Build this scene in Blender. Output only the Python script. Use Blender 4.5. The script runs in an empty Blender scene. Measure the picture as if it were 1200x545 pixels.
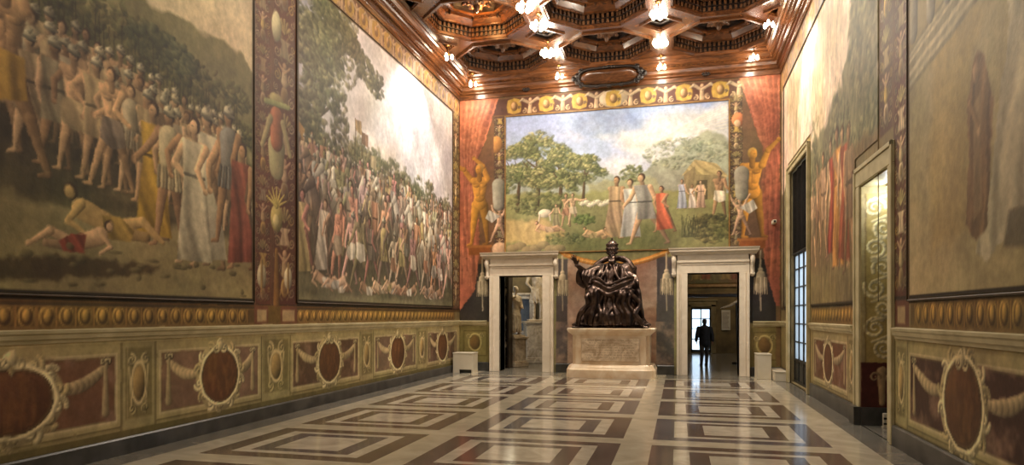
import bpy, math, random
import numpy as np
from mathutils import Vector, Matrix

PI = math.pi
random.seed(7)
SC = bpy.context.scene
COL = SC.collection

# ------------------------------------------------------------------ objects
def link(name, mesh, mats=(), parent=None):
    o = bpy.data.objects.new(name, mesh)
    COL.objects.link(o)
    if mesh is not None:
        for m in (mats if isinstance(mats, (list, tuple)) else [mats]):
            mesh.materials.append(m)
    if parent is not None:
        o.parent = parent
    return o

def thing(name, label, cat, loc=(0, 0, 0), group=None, rz=0):
    o = link(name, None)
    o.empty_display_size = .1
    o.location = loc
    o.rotation_euler = (0, 0, rz)
    o['label'] = label
    o['category'] = cat
    if group:
        o['group'] = group
    return o

def tag(o, label, cat, group=None):
    o['label'] = label
    o['category'] = cat
    if group:
        o['group'] = group
    return o

def copy_tree(o, parent=None):
    c = o.copy()
    COL.objects.link(c)
    c.parent = parent
    for ch in list(o.children):
        copy_tree(ch, c)
    return c

def struct(o):
    o['kind'] = 'structure'
    return o

class MB:
    """collects shapes for ONE mesh"""
    def __init__(s):
        s.v = []; s.f = []; s.m = []; s.sm = []
    def add(s, vs, fs, mi=0, smooth=False):
        b = len(s.v)
        s.v.extend([tuple(p) for p in vs])
        for f in fs:
            s.f.append(tuple(i + b for i in f)); s.m.append(mi); s.sm.append(smooth)
    def box(s, x0, x1, y0, y1, z0, z1, mi=0, bev=0.0):
        if bev <= 0:
            vs = [(x0,y0,z0),(x1,y0,z0),(x1,y1,z0),(x0,y1,z0),(x0,y0,z1),(x1,y0,z1),(x1,y1,z1),(x0,y1,z1)]
            s.add(vs, [(0,3,2,1),(4,5,6,7),(0,1,5,4),(1,2,6,5),(2,3,7,6),(3,0,4,7)], mi)
            return
        b = bev
        ring = lambda X0,X1,Y0,Y1,z: [(X0+b,Y0,z),(X1-b,Y0,z),(X1,Y0+b,z),(X1,Y1-b,z),(X1-b,Y1,z),(X0+b,Y1,z),(X0,Y1-b,z),(X0,Y0+b,z)]
        vs = ring(x0+b,x1-b,y0+b,y1-b,z0)+ring(x0,x1,y0,y1,z0+b)+ring(x0,x1,y0,y1,z1-b)+ring(x0+b,x1-b,y0+b,y1-b,z1)
        fs = [tuple(range(7,-1,-1)), tuple(range(24,32))]
        for k in range(3):
            for i in range(8):
                j = (i+1) % 8
                fs.append((k*8+i, k*8+j, k*8+8+j, k*8+8+i))
        s.add(vs, fs, mi)
    def loft(s, rings, mi=0, closed=True, caps=True, smooth=False):
        n = len(rings[0]); vs = [p for r in rings for p in r]; fs = []
        for k in range(len(rings)-1):
            for i in range(n if closed else n-1):
                j = (i+1) % n
                fs.append((k*n+i, k*n+j, (k+1)*n+j, (k+1)*n+i))
        if caps and closed:
            fs.append(tuple(range(n-1, -1, -1)))
            fs.append(tuple(range((len(rings)-1)*n, len(rings)*n)))
        s.add(vs, fs, mi, smooth)
    def lathe(s, cx, cy, prof, n=24, mi=0, smooth=True):
        s.loft([[(cx+r*math.cos(2*PI*i/n), cy+r*math.sin(2*PI*i/n), z) for i in range(n)] for r, z in prof], mi, smooth=smooth)
    def ell(s, c, r, rot=None, n=16, m=10, mi=0):
        R = Matrix.Rotation(0, 3, 'X') if rot is None else rot
        c = Vector(c); rings = []
        for k in range(m+1):
            a = -PI/2 + PI*k/m
            a = max(-PI/2+.02, min(PI/2-.02, a))
            rings.append([tuple(c + R @ Vector((r[0]*math.cos(a)*math.cos(2*PI*i/n), r[1]*math.cos(a)*math.sin(2*PI*i/n), r[2]*math.sin(a)))) for i in range(n)])
        s.loft(rings, mi, smooth=True)
    def tube(s, pts, rad, n=10, mi=0, flat=1.0, up=(0, 0, 1)):
        P = [Vector(p) for p in pts]
        if not isinstance(rad, (list, tuple)):
            rad = [rad]*len(P)
        rings = []; prev = None
        for k, p in enumerate(P):
            t = (P[min(k+1, len(P)-1)] - P[max(k-1, 0)]).normalized()
            if prev is None:
                a = Vector(up)
                if abs(t.dot(a)) > .95: a = Vector((1, 0, 0))
                if abs(t.dot(a)) > .95: a = Vector((0, 1, 0))
            else:
                a = prev
            e1 = (a - t*a.dot(t)).normalized(); prev = e1; e2 = t.cross(e1)
            rings.append([tuple(p + e1*(rad[k]*math.cos(2*PI*i/n)) + e2*(rad[k]*flat*math.sin(2*PI*i/n))) for i in range(n)])
        s.loft(rings, mi, smooth=True)
    def cap(s, a, b, ra, rb, n=14, mi=0):
        """tapered capsule"""
        a = Vector(a); b = Vector(b); d = b-a
        pts = []; rr = []
        L = max(d.length, 1e-5); t = d/L
        for k in range(5):
            w = -1 + k/4.0
            pts.append(a + t*ra*w); rr.append(max(ra*math.sqrt(max(0, 1-w*w)), ra*.05))
        for k in range(5):
            w = k/4.0
            pts.append(b + t*rb*w); rr.append(max(rb*math.sqrt(max(0, 1-w*w)), rb*.05))
        s.tube(pts, rr, n, mi)
    def prism(s, poly, axis, a, b, mi=0):
        """poly in the other two axes (order x,y,z without `axis`)"""
        def mk(p, w):
            return (w, p[0], p[1]) if axis == 'x' else (p[0], w, p[1]) if axis == 'y' else (p[0], p[1], w)
        s.loft([[mk(p, a) for p in poly], [mk(p, b) for p in poly]], mi)
    def mesh(s, name):
        me = bpy.data.meshes.new(name)
        me.from_pydata(s.v, [], s.f)
        me.polygons.foreach_set('material_index', s.m)
        me.polygons.foreach_set('use_smooth', s.sm)
        me.update()
        import bmesh
        bm = bmesh.new(); bm.from_mesh(me)
        bmesh.ops.recalc_face_normals(bm, faces=bm.faces)
        bm.to_mesh(me); bm.free()
        return me
    def build(s, name, mats, parent=None):
        return link(name, s.mesh(name), mats, parent)

def sculpt(name, mb, mat, parent=None, voxel=.02, smooth=6, disp=None):
    """fuse the shapes of mb into one continuous surface"""
    o = mb.build(name, mat, parent)
    r = o.modifiers.new('r', 'REMESH'); r.mode = 'VOXEL'; r.voxel_size = voxel; r.use_smooth_shade = True
    sm = o.modifiers.new('s', 'SMOOTH'); sm.iterations = smooth; sm.factor = .5
    if disp:
        tx = bpy.data.textures.new('folds', 'CLOUDS'); tx.noise_scale = disp[0]; tx.noise_depth = 1
        d = o.modifiers.new('d', 'DISPLACE'); d.texture = tx; d.strength = disp[1]; d.mid_level = .5
    dg = bpy.context.evaluated_depsgraph_get(); dg.update()
    me = bpy.data.meshes.new_from_object(o.evaluated_get(dg))
    me.polygons.foreach_set('use_smooth', [True]*len(me.polygons))
    o.modifiers.clear(); old = o.data; o.data = me
    bpy.data.meshes.remove(old)
    if not me.materials:
        me.materials.append(mat)
    me.name = name
    return o

# ------------------------------------------------------------------ materials
def lin(c):
    c = [x/255. if max(c) > 1.01 else x for x in c[:3]]
    return tuple((x/12.92 if x <= .04045 else ((x+.055)/1.055)**2.4) for x in c) + (1.,)

def nodemat(name):
    m = bpy.data.materials.new(name); m.use_nodes = True
    nt = m.node_tree; b = nt.nodes['Principled BSDF']
    return m, nt, b

def mat_noise(name, c1, c2, scale=4., rough=.5, metal=0., detail=6., bump=0., stretch=(1, 1, 1), dist=0., spec=.5, ramp=(.35, .65), bscale=None, coat=0.):
    m, nt, b = nodemat(name); N = nt.nodes.new; L = nt.links.new
    tc = N('ShaderNodeTexCoord'); mp = N('ShaderNodeMapping'); mp.inputs['Scale'].default_value = stretch
    L(tc.outputs['Object'], mp.inputs[0])
    no = N('ShaderNodeTexNoise'); no.inputs['Scale'].default_value = scale; no.inputs['Detail'].default_value = detail; no.inputs['Distortion'].default_value = dist
    L(mp.outputs[0], no.inputs['Vector'])
    cr = N('ShaderNodeValToRGB'); cr.color_ramp.elements[0].color = lin(c1); cr.color_ramp.elements[1].color = lin(c2)
    cr.color_ramp.elements[0].position = ramp[0]; cr.color_ramp.elements[1].position = ramp[1]
    L(no.outputs['Fac'], cr.inputs[0]); L(cr.outputs[0], b.inputs['Base Color'])
    b.inputs['Roughness'].default_value = rough; b.inputs['Metallic'].default_value = metal
    b.inputs['Specular IOR Level'].default_value = spec; b.inputs['Coat Weight'].default_value = coat
    b.inputs['Coat Roughness'].default_value = .15
    if bump:
        n2 = N('ShaderNodeTexNoise'); n2.inputs['Scale'].default_value = bscale or scale*3; n2.inputs['Detail'].default_value = 8
        L(mp.outputs[0], n2.inputs['Vector'])
        bp = N('ShaderNodeBump'); bp.inputs['Strength'].default_value = bump; bp.inputs['Distance'].default_value = .02
        L(n2.outputs['Fac'], bp.inputs['Height']); L(bp.outputs[0], b.inputs['Normal'])
    return m

def mat_paint(name, rough=.55, bump=.12, spec=.35):
    """fresco plaster: pigment from the mesh's painted colours, broken up by fine mottling and a crackled surface"""
    m, nt, b = nodemat(name); N = nt.nodes.new; L = nt.links.new
    at = N('ShaderNodeVertexColor'); at.layer_name = 'paint'
    tc = N('ShaderNodeTexCoord')
    no = N('ShaderNodeTexNoise'); no.inputs['Scale'].default_value = 9; no.inputs['Detail'].default_value = 9; no.inputs['Roughness'].default_value = .7
    L(tc.outputs['Object'], no.inputs['Vector'])
    mr = N('ShaderNodeMapRange'); mr.inputs[1].default_value = .3; mr.inputs[2].default_value = .7; mr.inputs[3].default_value = .8; mr.inputs[4].default_value = 1.14
    L(no.outputs['Fac'], mr.inputs[0])
    mx = N('ShaderNodeVectorMath'); mx.operation = 'SCALE'
    L(at.outputs['Color'], mx.inputs[0]); L(mr.outputs[0], mx.inputs['Scale'])
    L(mx.outputs[0], b.inputs['Base Color'])
    b.inputs['Roughness'].default_value = rough; b.inputs['Specular IOR Level'].default_value = spec
    n2 = N('ShaderNodeTexNoise'); n2.inputs['Scale'].default_value = 22; n2.inputs['Detail'].default_value = 8
    L(tc.outputs['Object'], n2.inputs['Vector'])
    bp = N('ShaderNodeBump'); bp.inputs['Strength'].default_value = bump; bp.inputs['Distance'].default_value = .02
    L(n2.outputs['Fac'], bp.inputs['Height']); L(bp.outputs[0], b.inputs['Normal'])
    return m

def mat_emit(name, col, strength):
    m, nt, b = nodemat(name)
    b.inputs['Base Color'].default_value = (.8, .8, .8, 1)
    b.inputs['Emission Color'].default_value = lin(col); b.inputs['Emission Strength'].default_value = strength
    return m

M = {}
M['wood'] = mat_noise('walnut_wood', (64, 38, 21), (106, 65, 36), 3, .27, bump=.05, stretch=(1, 1, 4), dist=1.5, coat=.35)
M['wood_long'] = mat_noise('walnut_moulding', (74, 44, 24), (120, 74, 41), 2.2, .25, bump=.04, stretch=(1, .25, 6), dist=1, coat=.4)
M['wood_dark_shade'] = mat_noise('dark_and_shaded_carved_wood', (20, 13, 9), (40, 25, 17), 5, .4, bump=.1, coat=.2)  # dark wood; its tone also paints the shade inside the coffer wells
M['wood_highlight'] = mat_noise('carved_wood_highlights', (70, 45, 28), (108, 74, 46), 9, .4, bump=.1)  # lighter tone paints the highlights on dentils and rosettes
M['marble'] = mat_noise('veined_cream_marble', (184, 160, 130), (232, 214, 186), 2.6, .3, bump=.03, dist=2.5, detail=10)
M['marble_door'] = mat_noise('travertine_door_marble', (214, 200, 178), (236, 224, 204), 3, .36, bump=.03, dist=1.2, ramp=(.25, .75), detail=10)
M['marble_base'] = mat_noise('yellow_veined_marble', (216, 186, 146), (244, 228, 202), 1.8, .28, bump=.02, dist=1.6, ramp=(.3, .7), detail=10)
M['bronze'] = mat_noise('patinated_bronze', (58, 48, 45), (94, 78, 70), 6, .3, metal=.9, bump=.12)
M['floor_light'] = mat_noise('floor_cream_marble', (172, 163, 140), (204, 194, 170), 1.3, .13, detail=10, dist=2, ramp=(.3, .7))
M['floor_pale'] = mat_noise('floor_pale_marble', (178, 169, 150), (212, 202, 180), 1.9, .12, detail=10, dist=2, ramp=(.3, .7))
M['floor_dark'] = mat_noise('floor_dark_marble', (82, 69, 62), (108, 92, 83), 1.4, .14, detail=10, dist=2, ramp=(.3, .7))
M['floor_slate'] = mat_noise('floor_slate_marble', (80, 75, 79), (108, 100, 100), 1.1, .14, detail=10, dist=2, ramp=(.3, .7))
M['floor_grey'] = mat_noise('floor_grey_marble', (104, 101, 92), (134, 128, 116), 1.4, .16, detail=10, dist=2, ramp=(.3, .7))
M['slate'] = mat_noise('dark_grey_base_marble', (48, 48, 46), (82, 80, 76), 3, .3, detail=8)
M['white_paint'] = mat_noise('ivory_painted_metal', (206, 196, 172), (214, 205, 184), 3, .45)
M['black_metal'] = mat_noise('blackened_iron', (22, 24, 22), (34, 35, 32), 6, .45)
M['blind'] = mat_noise('black_blind_cloth', (20, 19, 18), (30, 28, 26), 8, .95, bump=.1, spec=.05)
M['brass'] = mat_noise('brass', (150, 112, 60), (184, 142, 84), 4, .3, metal=1.)
M['trim_cream'] = mat_noise('painted_stone_ledge', (178, 166, 126), (206, 194, 154), 3, .5, detail=8)
M['gold_leaf'] = mat_noise('ochre_gilt_frame', (120, 88, 44), (160, 122, 66), 6, .4)
M['dark_frame'] = mat_noise('dark_fresco_border', (56, 44, 30), (80, 62, 42), 6, .5)
M['olive_wall'] = mat_noise('olive_plaster', (104, 92, 62), (140, 124, 86), 2.4, .7, bump=.1)
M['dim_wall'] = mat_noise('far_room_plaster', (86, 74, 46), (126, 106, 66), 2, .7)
M['unlit_wall'] = mat_noise('unlit_plaster', (40, 34, 26), (54, 46, 34), 2, .8)  # dark tone puts the lack of light behind the side doorway into the plaster
M['bulb'] = mat_emit('lit_bulb', (255, 226, 184), 26)
M['jacket'] = mat_noise('dark_jacket_cloth', (24, 24, 28), (36, 36, 42), 12, .85)
M['trousers'] = mat_noise('dark_trouser_cloth', (58, 52, 46), (72, 64, 56), 12, .85)
M['skin'] = mat_noise('skin', (150, 104, 80), (172, 124, 96), 8, .5)
M['hair'] = mat_noise('dark_hair', (34, 26, 22), (50, 38, 30), 30, .6)
M['paper'] = mat_noise('printed_panel_board', (196, 190, 172), (208, 202, 186), 4, .6)
M['ink'] = mat_noise('engraved_letter_ink', (120, 96, 70), (136, 108, 80), 4, .6)
M['paint'] = mat_paint('fresco_paint')
g, nt_, b_ = nodemat('window_glass')
b_.inputs['Base Color'].default_value = (.9, .96, 1, 1); b_.inputs['Roughness'].default_value = .25
b_.inputs['Transmission Weight'].default_value = 1.; b_.inputs['IOR'].default_value = 1.1
M['glass'] = g
g, nt_, b_ = nodemat('frosted_window_glass')
tr_ = nt_.nodes.new('ShaderNodeBsdfTranslucent'); tr_.inputs[0].default_value = (.9, .94, .96, 1)
mx_ = nt_.nodes.new('ShaderNodeMixShader'); mx_.inputs[0].default_value = .25
b_.inputs['Base Color'].default_value = (.5, .55, .6, 1); b_.inputs['Roughness'].default_value = .2
nt_.links.new(tr_.outputs[0], mx_.inputs[1]); nt_.links.new(b_.outputs[0], mx_.inputs[2]); nt_.links.new(mx_.outputs[0], nt_.nodes['Material Output'].inputs[0])
M['frosted'] = g
LP_SMALL, LP_BIG = 60, 170
EXPOSURE = 0.15
# ------------------------------------------------------------------ fresco painter
RNG = np.random.RandomState(11)

def noise2(shape, cell, octaves=4, seed=0, sx=1., sy=1.):
    rs = np.random.RandomState(seed)
    H, W = shape; out = np.zeros(shape, np.float32); amp = 1.; tot = 0
    for o in range(octaves):
        cy = max(cell*sy/(2**o), 1.5); cx = max(cell*sx/(2**o), 1.5)
        gh = int(H/cy)+3; gw = int(W/cx)+3
        gr = rs.rand(gh, gw).astype(np.float32)
        y = np.arange(H)/cy; x = np.arange(W)/cx
        y0 = y.astype(int); x0 = x.astype(int); fy = (y-y0)[:, None]; fx = (x-x0)[None, :]
        fy = fy*fy*(3-2*fy); fx = fx*fx*(3-2*fx)
        a = gr[y0][:, x0]; b = gr[y0][:, x0+1]; c = gr[y0+1][:, x0]; d = gr[y0+1][:, x0+1]
        out += amp*((a*(1-fx)+b*fx)*(1-fy)+(c*(1-fx)+d*fx)*fy); tot += amp; amp *= .55
    return out/tot

def C(*c):
    return np.array(c[0] if len(c) == 1 else c, np.float32)/255.

class Canvas:
    def __init__(s, u0, u1, v0, v1, res, base=(120, 110, 80)):
        s.u0, s.u1, s.v0, s.v1 = u0, u1, v0, v1
        s.nu = int(round((u1-u0)/res))+1; s.nv = int(round((v1-v0)/res))+1
        s.du = (u1-u0)/(s.nu-1); s.dv = (v1-v0)/(s.nv-1)
        s.a = np.ones((s.nv, s.nu, 3), np.float32)*C(base)
        s.U = (u0+np.arange(s.nu)*s.du)[None, :].astype(np.float32); s.V = (v0+np.arange(s.nv)*s.dv)[:, None].astype(np.float32)
        s.flip = 1
    def win(s, a, b, c, d):
        i0 = max(0, int((a-s.u0)/s.du)); i1 = min(s.nu, int((b-s.u0)/s.du)+2)
        j0 = max(0, int((c-s.v0)/s.dv)); j1 = min(s.nv, int((d-s.v0)/s.dv)+2)
        if i1 <= i0 or j1 <= j0: return None
        return (slice(j0, j1), slice(i0, i1)), s.U[:, i0:i1], s.V[j0:j1]
    def mix(s, sl, col, al):
        s.a[sl] = s.a[sl]*(1-al[..., None]) + col*al[..., None]
    def rect(s, a, b, c, d, col, al=1., grad=None):
        w = s.win(a, b, c, d)
        if w is None: return
        sl, U, V = w
        m = np.clip(np.minimum(np.minimum(U-a, b-U)/s.du, np.minimum(V-c, d-V)/s.dv)+.5, 0, 1)*al
        s.mix(sl, C(col), m)
    def ell(s, cx, cy, rx, ry, col, rot=0., sh=.3, al=1., soft=0.):
        R = max(rx, ry)*1.05+soft
        w = s.win(cx-R, cx+R, cy-R, cy+R)
        if w is None: return
        sl, U, V = w; c, n = math.cos(rot), math.sin(rot)
        X = ((U-cx)*c+(V-cy)*n)/rx; Y = (-(U-cx)*n+(V-cy)*c)/ry
        d = np.sqrt(X*X+Y*Y); e = max(s.du/min(rx, ry), soft/min(rx, ry), .02)
        m = np.clip((1-d)/e+.5, 0, 1)*al
        k = 1+sh*(.55*Y-.6*X*s.flip)-.25*sh*d**3
        s.mix(sl, np.clip(C(col)*k[..., None], 0, 1), m)
    def ring(s, cx, cy, rx, ry, wd, col, al=1., rot=0., wob=0, n=8):
        R = max(rx, ry)*1.15+wd*2
        w = s.win(cx-R, cx+R, cy-R, cy+R)
        if w is None: return
        sl, U, V = w; c, q = math.cos(rot), math.sin(rot)
        X = ((U-cx)*c+(V-cy)*q)/rx; Y = (-(U-cx)*q+(V-cy)*c)/ry
        d = np.sqrt(X*X+Y*Y); ang = np.arctan2(Y, X)
        d = d - wob*np.cos(n*ang)
        wn = wd/min(rx, ry)
        e = np.abs(d-1)/wn
        m = np.clip((1-e)*2+.3, 0, 1)*al
        k = .8+.4*(1-e)+.2*(d-1)/wn*np.sign(Y*.6-X*.5*s.flip)
        s.mix(sl, np.clip(C(col)*k[..., None], 0, 1), m)
    def cap(s, p, q, r0, r1, col, sh=.35, al=1.):
        R = max(r0, r1)+s.du
        w = s.win(min(p[0], q[0])-R, max(p[0], q[0])+R, min(p[1], q[1])-R, max(p[1], q[1])+R)
        if w is None: return
        sl, U, V = w
        dx, dy = q[0]-p[0], q[1]-p[1]; L2 = max(dx*dx+dy*dy, 1e-9)
        t = np.clip(((U-p[0])*dx+(V-p[1])*dy)/L2, 0, 1)
        ex = U-p[0]-t*dx; ey = V-p[1]-t*dy; r = r0+(r1-r0)*t
        d = np.sqrt(ex*ex+ey*ey)
        m = np.clip((r-d)/s.du+.5, 0, 1)*al
        k = 1+sh*(ey*.5-ex*.8*s.flip)/r - .3*sh*(d/r)**4
        s.mix(sl, np.clip(C(col)*k[..., None], 0, 1), m)
    def poly(s, pts, col, al=1., fold=0., ffreq=20., fang=0., grad=0., soft=0., seed=None, rag=0.):
        P = np.array(pts, np.float32)
        w = s.win(P[:, 0].min()-soft-rag, P[:, 0].max()+soft+rag, P[:, 1].min()-soft-rag, P[:, 1].max()+soft+rag)
        if w is None: return
        sl, U, V = w
        U, V = np.broadcast_arrays(U, V)
        if rag:
            n1 = noise2(U.shape, rag/s.du*2.2, 3, 5 if seed is None else seed); n2 = noise2(U.shape, rag/s.du*2.2, 3, 9 if seed is None else seed+1)
            U = U+(n1-.5)*rag*2; V = V+(n2-.5)*rag*2
        ins = np.zeros(U.shape, bool); dist = np.full(U.shape, 1e9, np.float32); n = len(P)
        for i in range(n):
            x0, y0 = P[i]; x1, y1 = P[(i+1) % n]
            cnd = ((y0 > V) != (y1 > V))
            if y1 != y0:
                ins ^= cnd & (U < (x1-x0)*(V-y0)/(y1-y0)+x0)
            dx, dy = x1-x0, y1-y0; L2 = max(dx*dx+dy*dy, 1e-9)
            t = np.clip(((U-x0)*dx+(V-y0)*dy)/L2, 0, 1)
            dist = np.minimum(dist, (U-x0-t*dx)**2+(V-y0-t*dy)**2)
        sd = np.sqrt(dist)*np.where(ins, 1, -1)
        m = np.clip(sd/max(s.du, soft)+.5, 0, 1)*al
        k = np.ones(U.shape, np.float32)
        if fold:
            q = (U*math.cos(fang)+V*math.sin(fang)); r = (-U*math.sin(fang)+V*math.cos(fang))
            sd_ = (seed or 0)*1.7
            ph = q*ffreq + 1.6*np.sin(r*ffreq*.13+sd_)+.8*np.sin(q*ffreq*.37+sd_)
            k += fold*(np.sin(ph)+.45*np.sin(ph*2.3+r*ffreq*.2+sd_))
        if grad:
            vv = (V-P[:, 1].min())/max(P[:, 1].max()-P[:, 1].min(), 1e-5); k += grad*(vv-.5)
        s.mix(sl, np.clip(C(col)*k[..., None], 0, 1), m)
    def line(s, pts, r, col, al=1., sh=.2):
        for a, b in zip(pts[:-1], pts[1:]):
            s.cap(a, b, r, r, col, sh, al)
    def leaves(s, cx, cy, rx, ry, n, cols, size, al=.85, seed=0):
        rs = random.Random(seed)
        for i in range(n):
            a = rs.random()*2*PI; r = math.sqrt(rs.random())
            x = cx+rx*r*math.cos(a); y = cy+ry*r*math.sin(a)
            k = size*(.5+rs.random())
            s.ell(x, y, k*1.3, k*.7, cols[rs.randrange(len(cols))], rs.uniform(-1, 1), .5, al*rs.uniform(.6, 1))
    def swirl(s, x, y, r, col, wd, turns=1.6, dirn=1, a0=0., al=1.):
        pts = []
        for i in range(22):
            t = i/21.; a = a0+dirn*t*turns*2*PI
            pts.append((x+r*(1-t*.85)*math.cos(a), y+r*(1-t*.85)*math.sin(a)))
        for i in range(21):
            s.cap(pts[i], pts[i+1], wd*(1-.5*i/21), wd*(1-.5*(i+1)/21), col, .4, al)
    def grain(s, amt=.1, cell=.12, seed=1, sy=1., tint=.03):
        c = cell/s.du
        n = noise2((s.nv, s.nu), c*4, 6, seed, 1., sy)-.5
        s.a *= (1+amt*2.2*n)[..., None]
        for k in range(3):
            s.a[..., k] += tint*(noise2((s.nv, s.nu), c*8, 3, seed+k+20)-.5)
        f = noise2((s.nv, s.nu), 3, 2, seed+5)-.5
        s.a *= (1+amt*.8*f)[..., None]
        np.clip(s.a, .01, 1, out=s.a)
    def paintify(s, warp=.035, desat=.3, tone=(150, 130, 94), seed=3, dark=.0, drip=.14):
        """brushwork: edges wander and smear, pigments sink into the plaster"""
        acc = np.zeros_like(s.a); jj, ii = np.meshgrid(np.arange(s.nv), np.arange(s.nu), indexing='ij')
        w = warp/s.du
        for k, (cell, amp) in enumerate(((5, .35), (9, .6), (16, .9))):
            a = noise2((s.nv, s.nu), cell, 3, seed+k*3)-.5; b = noise2((s.nv, s.nu), cell, 3, seed+k*3+50)-.5
            y = np.clip(np.rint(jj+a*2.6*w*amp).astype(int), 0, s.nv-1); x = np.clip(np.rint(ii+b*2.6*w*amp).astype(int), 0, s.nu-1)
            acc += s.a[y, x]*(.25, .3, .45)[k]
        s.a = acc.astype(np.float32)
        lum = s.a.mean(2, keepdims=True)
        t = C(tone); t = t/t.mean()
        s.a = s.a*(1-desat)+lum*t*desat
        n = noise2((s.nv, s.nu), 40, 5, seed+9)[..., None]
        s.a *= 1-dark*np.clip((n-.4)*4, 0, 1)
        # short dry strokes
        m = noise2((s.nv, s.nu), 5, 2, seed+31, 1., 2.4 if drip > .2 else 1.3)-.5
        s.a *= (1+drip*m)[..., None]
        np.clip(s.a, .01, 1, out=s.a)
    # ---- a generic painted person
    def person(s, x, z, h, skin=(196, 150, 112), cloth=(150, 120, 90), kind='tunic', arms=None, lean=0., stride=.06, helmet=None, hair=(70, 46, 30), seed=0, al=1., lower=None):
        rs = random.Random(seed)
        X = lambda a, b: (x+a*h+lean*b*h, z+b*h)
        if arms is None:
            arms = [(rs.uniform(-2.4, -1.2)), (rs.uniform(-1.9, -.7))], [rs.uniform(-2.2, -.2), rs.uniform(-2.6, -.6)]
        dark = [c*.72 for c in skin]
        # far arm, legs
        sh1 = X(-.1, .8); sh2 = X(.1, .8)
        def arm(sh, a, b):
            e = (sh[0]+.17*h*math.cos(a), sh[1]+.17*h*math.sin(a)); w = (e[0]+.16*h*math.cos(b), e[1]+.16*h*math.sin(b))
            s.cap(sh, e, .036*h, .029*h, skin, .4, al); s.cap(e, w, .029*h, .019*h, skin, .4, al); s.ell(w[0], w[1], .022*h, .026*h, skin, b, .3, al)
        arm(sh1, arms[1][0], arms[1][1])
        for sg in (-1, 1):
            hip = X(.045*sg, .5); kn = X(.05*sg+stride*sg*.6, .28); ft = X(.05*sg+stride*sg*1.3, .03)
            if lower == 'hose':
                cc = [c*.8 for c in cloth]
            else:
                cc = skin if sg < 0 else dark
            s.cap(hip, kn, .058*h, .037*h, cc, .4, al); s.cap(kn, ft, .038*h, .018*h, cc, .4, al)
            s.cap(ft, (ft[0]+.05*h*s.flip*-1, ft[1]-.012*h), .018*h, .012*h, cc, .3, al)
        # torso
        s.cap(X(0, .52), X(0, .60), .085*h, .068*h, skin, .4, al); s.cap(X(0, .60), X(0, .74), .068*h, .098*h, skin, .4, al)
        if kind in ('nude', 'loin'):
            for q in (-1, 1): s.ell(*X(.045*q, .745), .05*h, .036*h, skin, .2*q, .6, al*.8); s.ell(*X(.03*q, .64), .026*h, .04*h, skin, 0, .5, al*.5)
            s.cap(X(0, .77), X(0, .58), .006*h, .004*h, dark, .2, al*.8)
        s.cap(X(-.07, .79), X(.07, .79), .045*h, .045*h, skin, .3, al)
        s.cap(X(0, .8), X(0, .88), .03*h, .03*h, dark, .3, al)
        fr = 22/h
        if kind in ('tunic', 'robe'):
            zb = .36 if kind == 'tunic' else .03
            wb = .13 if kind == 'tunic' else .17
            s.poly([X(-.12, .83), X(.12, .83), X(.1, .6), X(wb, zb), X(-wb, zb), X(-.1, .6)], cloth, al, .14, fr*1.6, .1, .2, .012*h, seed)
            s.cap(X(-.09, .6), X(.09, .6), .011*h, .011*h, [c*.55 for c in cloth], .2, al)
        elif kind == 'loin':
            s.poly([X(-.1, .58), X(.1, .57), X(.13, .37), X(0, .33), X(-.12, .4)], cloth, al, .16, fr*1.5, .2, .15, .01*h, seed)
        elif kind == 'cloak':
            s.poly([X(-.13, .84), X(.08, .84), X(.02, .55), X(.12, .3), X(.16, .08), X(-.18, .05), X(-.14, .5)], cloth, al, .16, fr*1.3, .15, .2, .012*h, seed)
        elif kind == 'armor':
            s.cap(X(0, .6), X(0, .76), .09*h, .1*h, cloth, .6, al)
            for i in range(7):
                s.cap(X(-.09+.03*i, .56), X(-.105+.035*i, .42), .014*h, .016*h, [c*(.8+.25*(i % 2)) for c in cloth], .4, al)
        arm(sh2, arms[0][0], arms[0][1])
        # head
        hx = X(0, .93)
        s.ell(hx[0], hx[1]+.008*h, .05*h, .06*h, hair, 0, .3, al)
        s.ell(hx[0]-.012*h*s.flip, hx[1]-.008*h, .038*h, .052*h, skin, 0, .35, al)
        s.ell(hx[0]-.022*h*s.flip, hx[1]-.0*h, .012*h, .006*h, dark, 0, .1, al*.8)
        if helmet:
            s.ell(hx[0], hx[1]+.03*h, .055*h, .045*h, helmet, 0, .8, al)
            s.cap((hx[0]-.05*h, hx[1]+.012*h), (hx[0]+.055*h, hx[1]+.008*h), .012*h, .012*h, [c*.7 for c in helmet], .4, al)
            s.cap((hx[0], hx[1]+.06*h), (hx[0]+.02*h, hx[1]+.085*h), .016*h, .008*h, [c*.85 for c in helmet], .4, al)
    def reclining(s, x, z, L, skin, cloth, d=1, seed=0, al=1.):
        X = lambda a, b: (x+a*L*d, z+b*L)
        s.cap(X(.45, .1), X(.75, .2), .07*L, .05*L, skin, .4, al); s.cap(X(.75, .2), X(1., .03), .05*L, .025*L, skin, .4, al)
        s.cap(X(.45, .07), X(.8, .06), .065*L, .045*L, [c*.8 for c in skin], .4, al)
        s.cap(X(.1, .22), X(.42, .1), .1*L, .09*L, skin, .4, al)
        s.poly([X(.3, .2), X(.5, .2), X(.66, .1), X(.6, 0), X(.34, .0)], cloth, al, .15, 30/L, .5, .1, .01*L, seed)
        s.cap(X(.1, .26), X(-.03, .1), .04*L, .03*L, skin, .4, al); s.cap(X(-.03, .1), X(.12, .02), .03*L, .02*L, skin, .4, al)
        s.ell(*X(.0, .35), .06*L, .07*L, (74, 50, 34), 0, .3, al); s.ell(*X(-.012, .34), .046*L, .056*L, skin, 0, .35, al)
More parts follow.
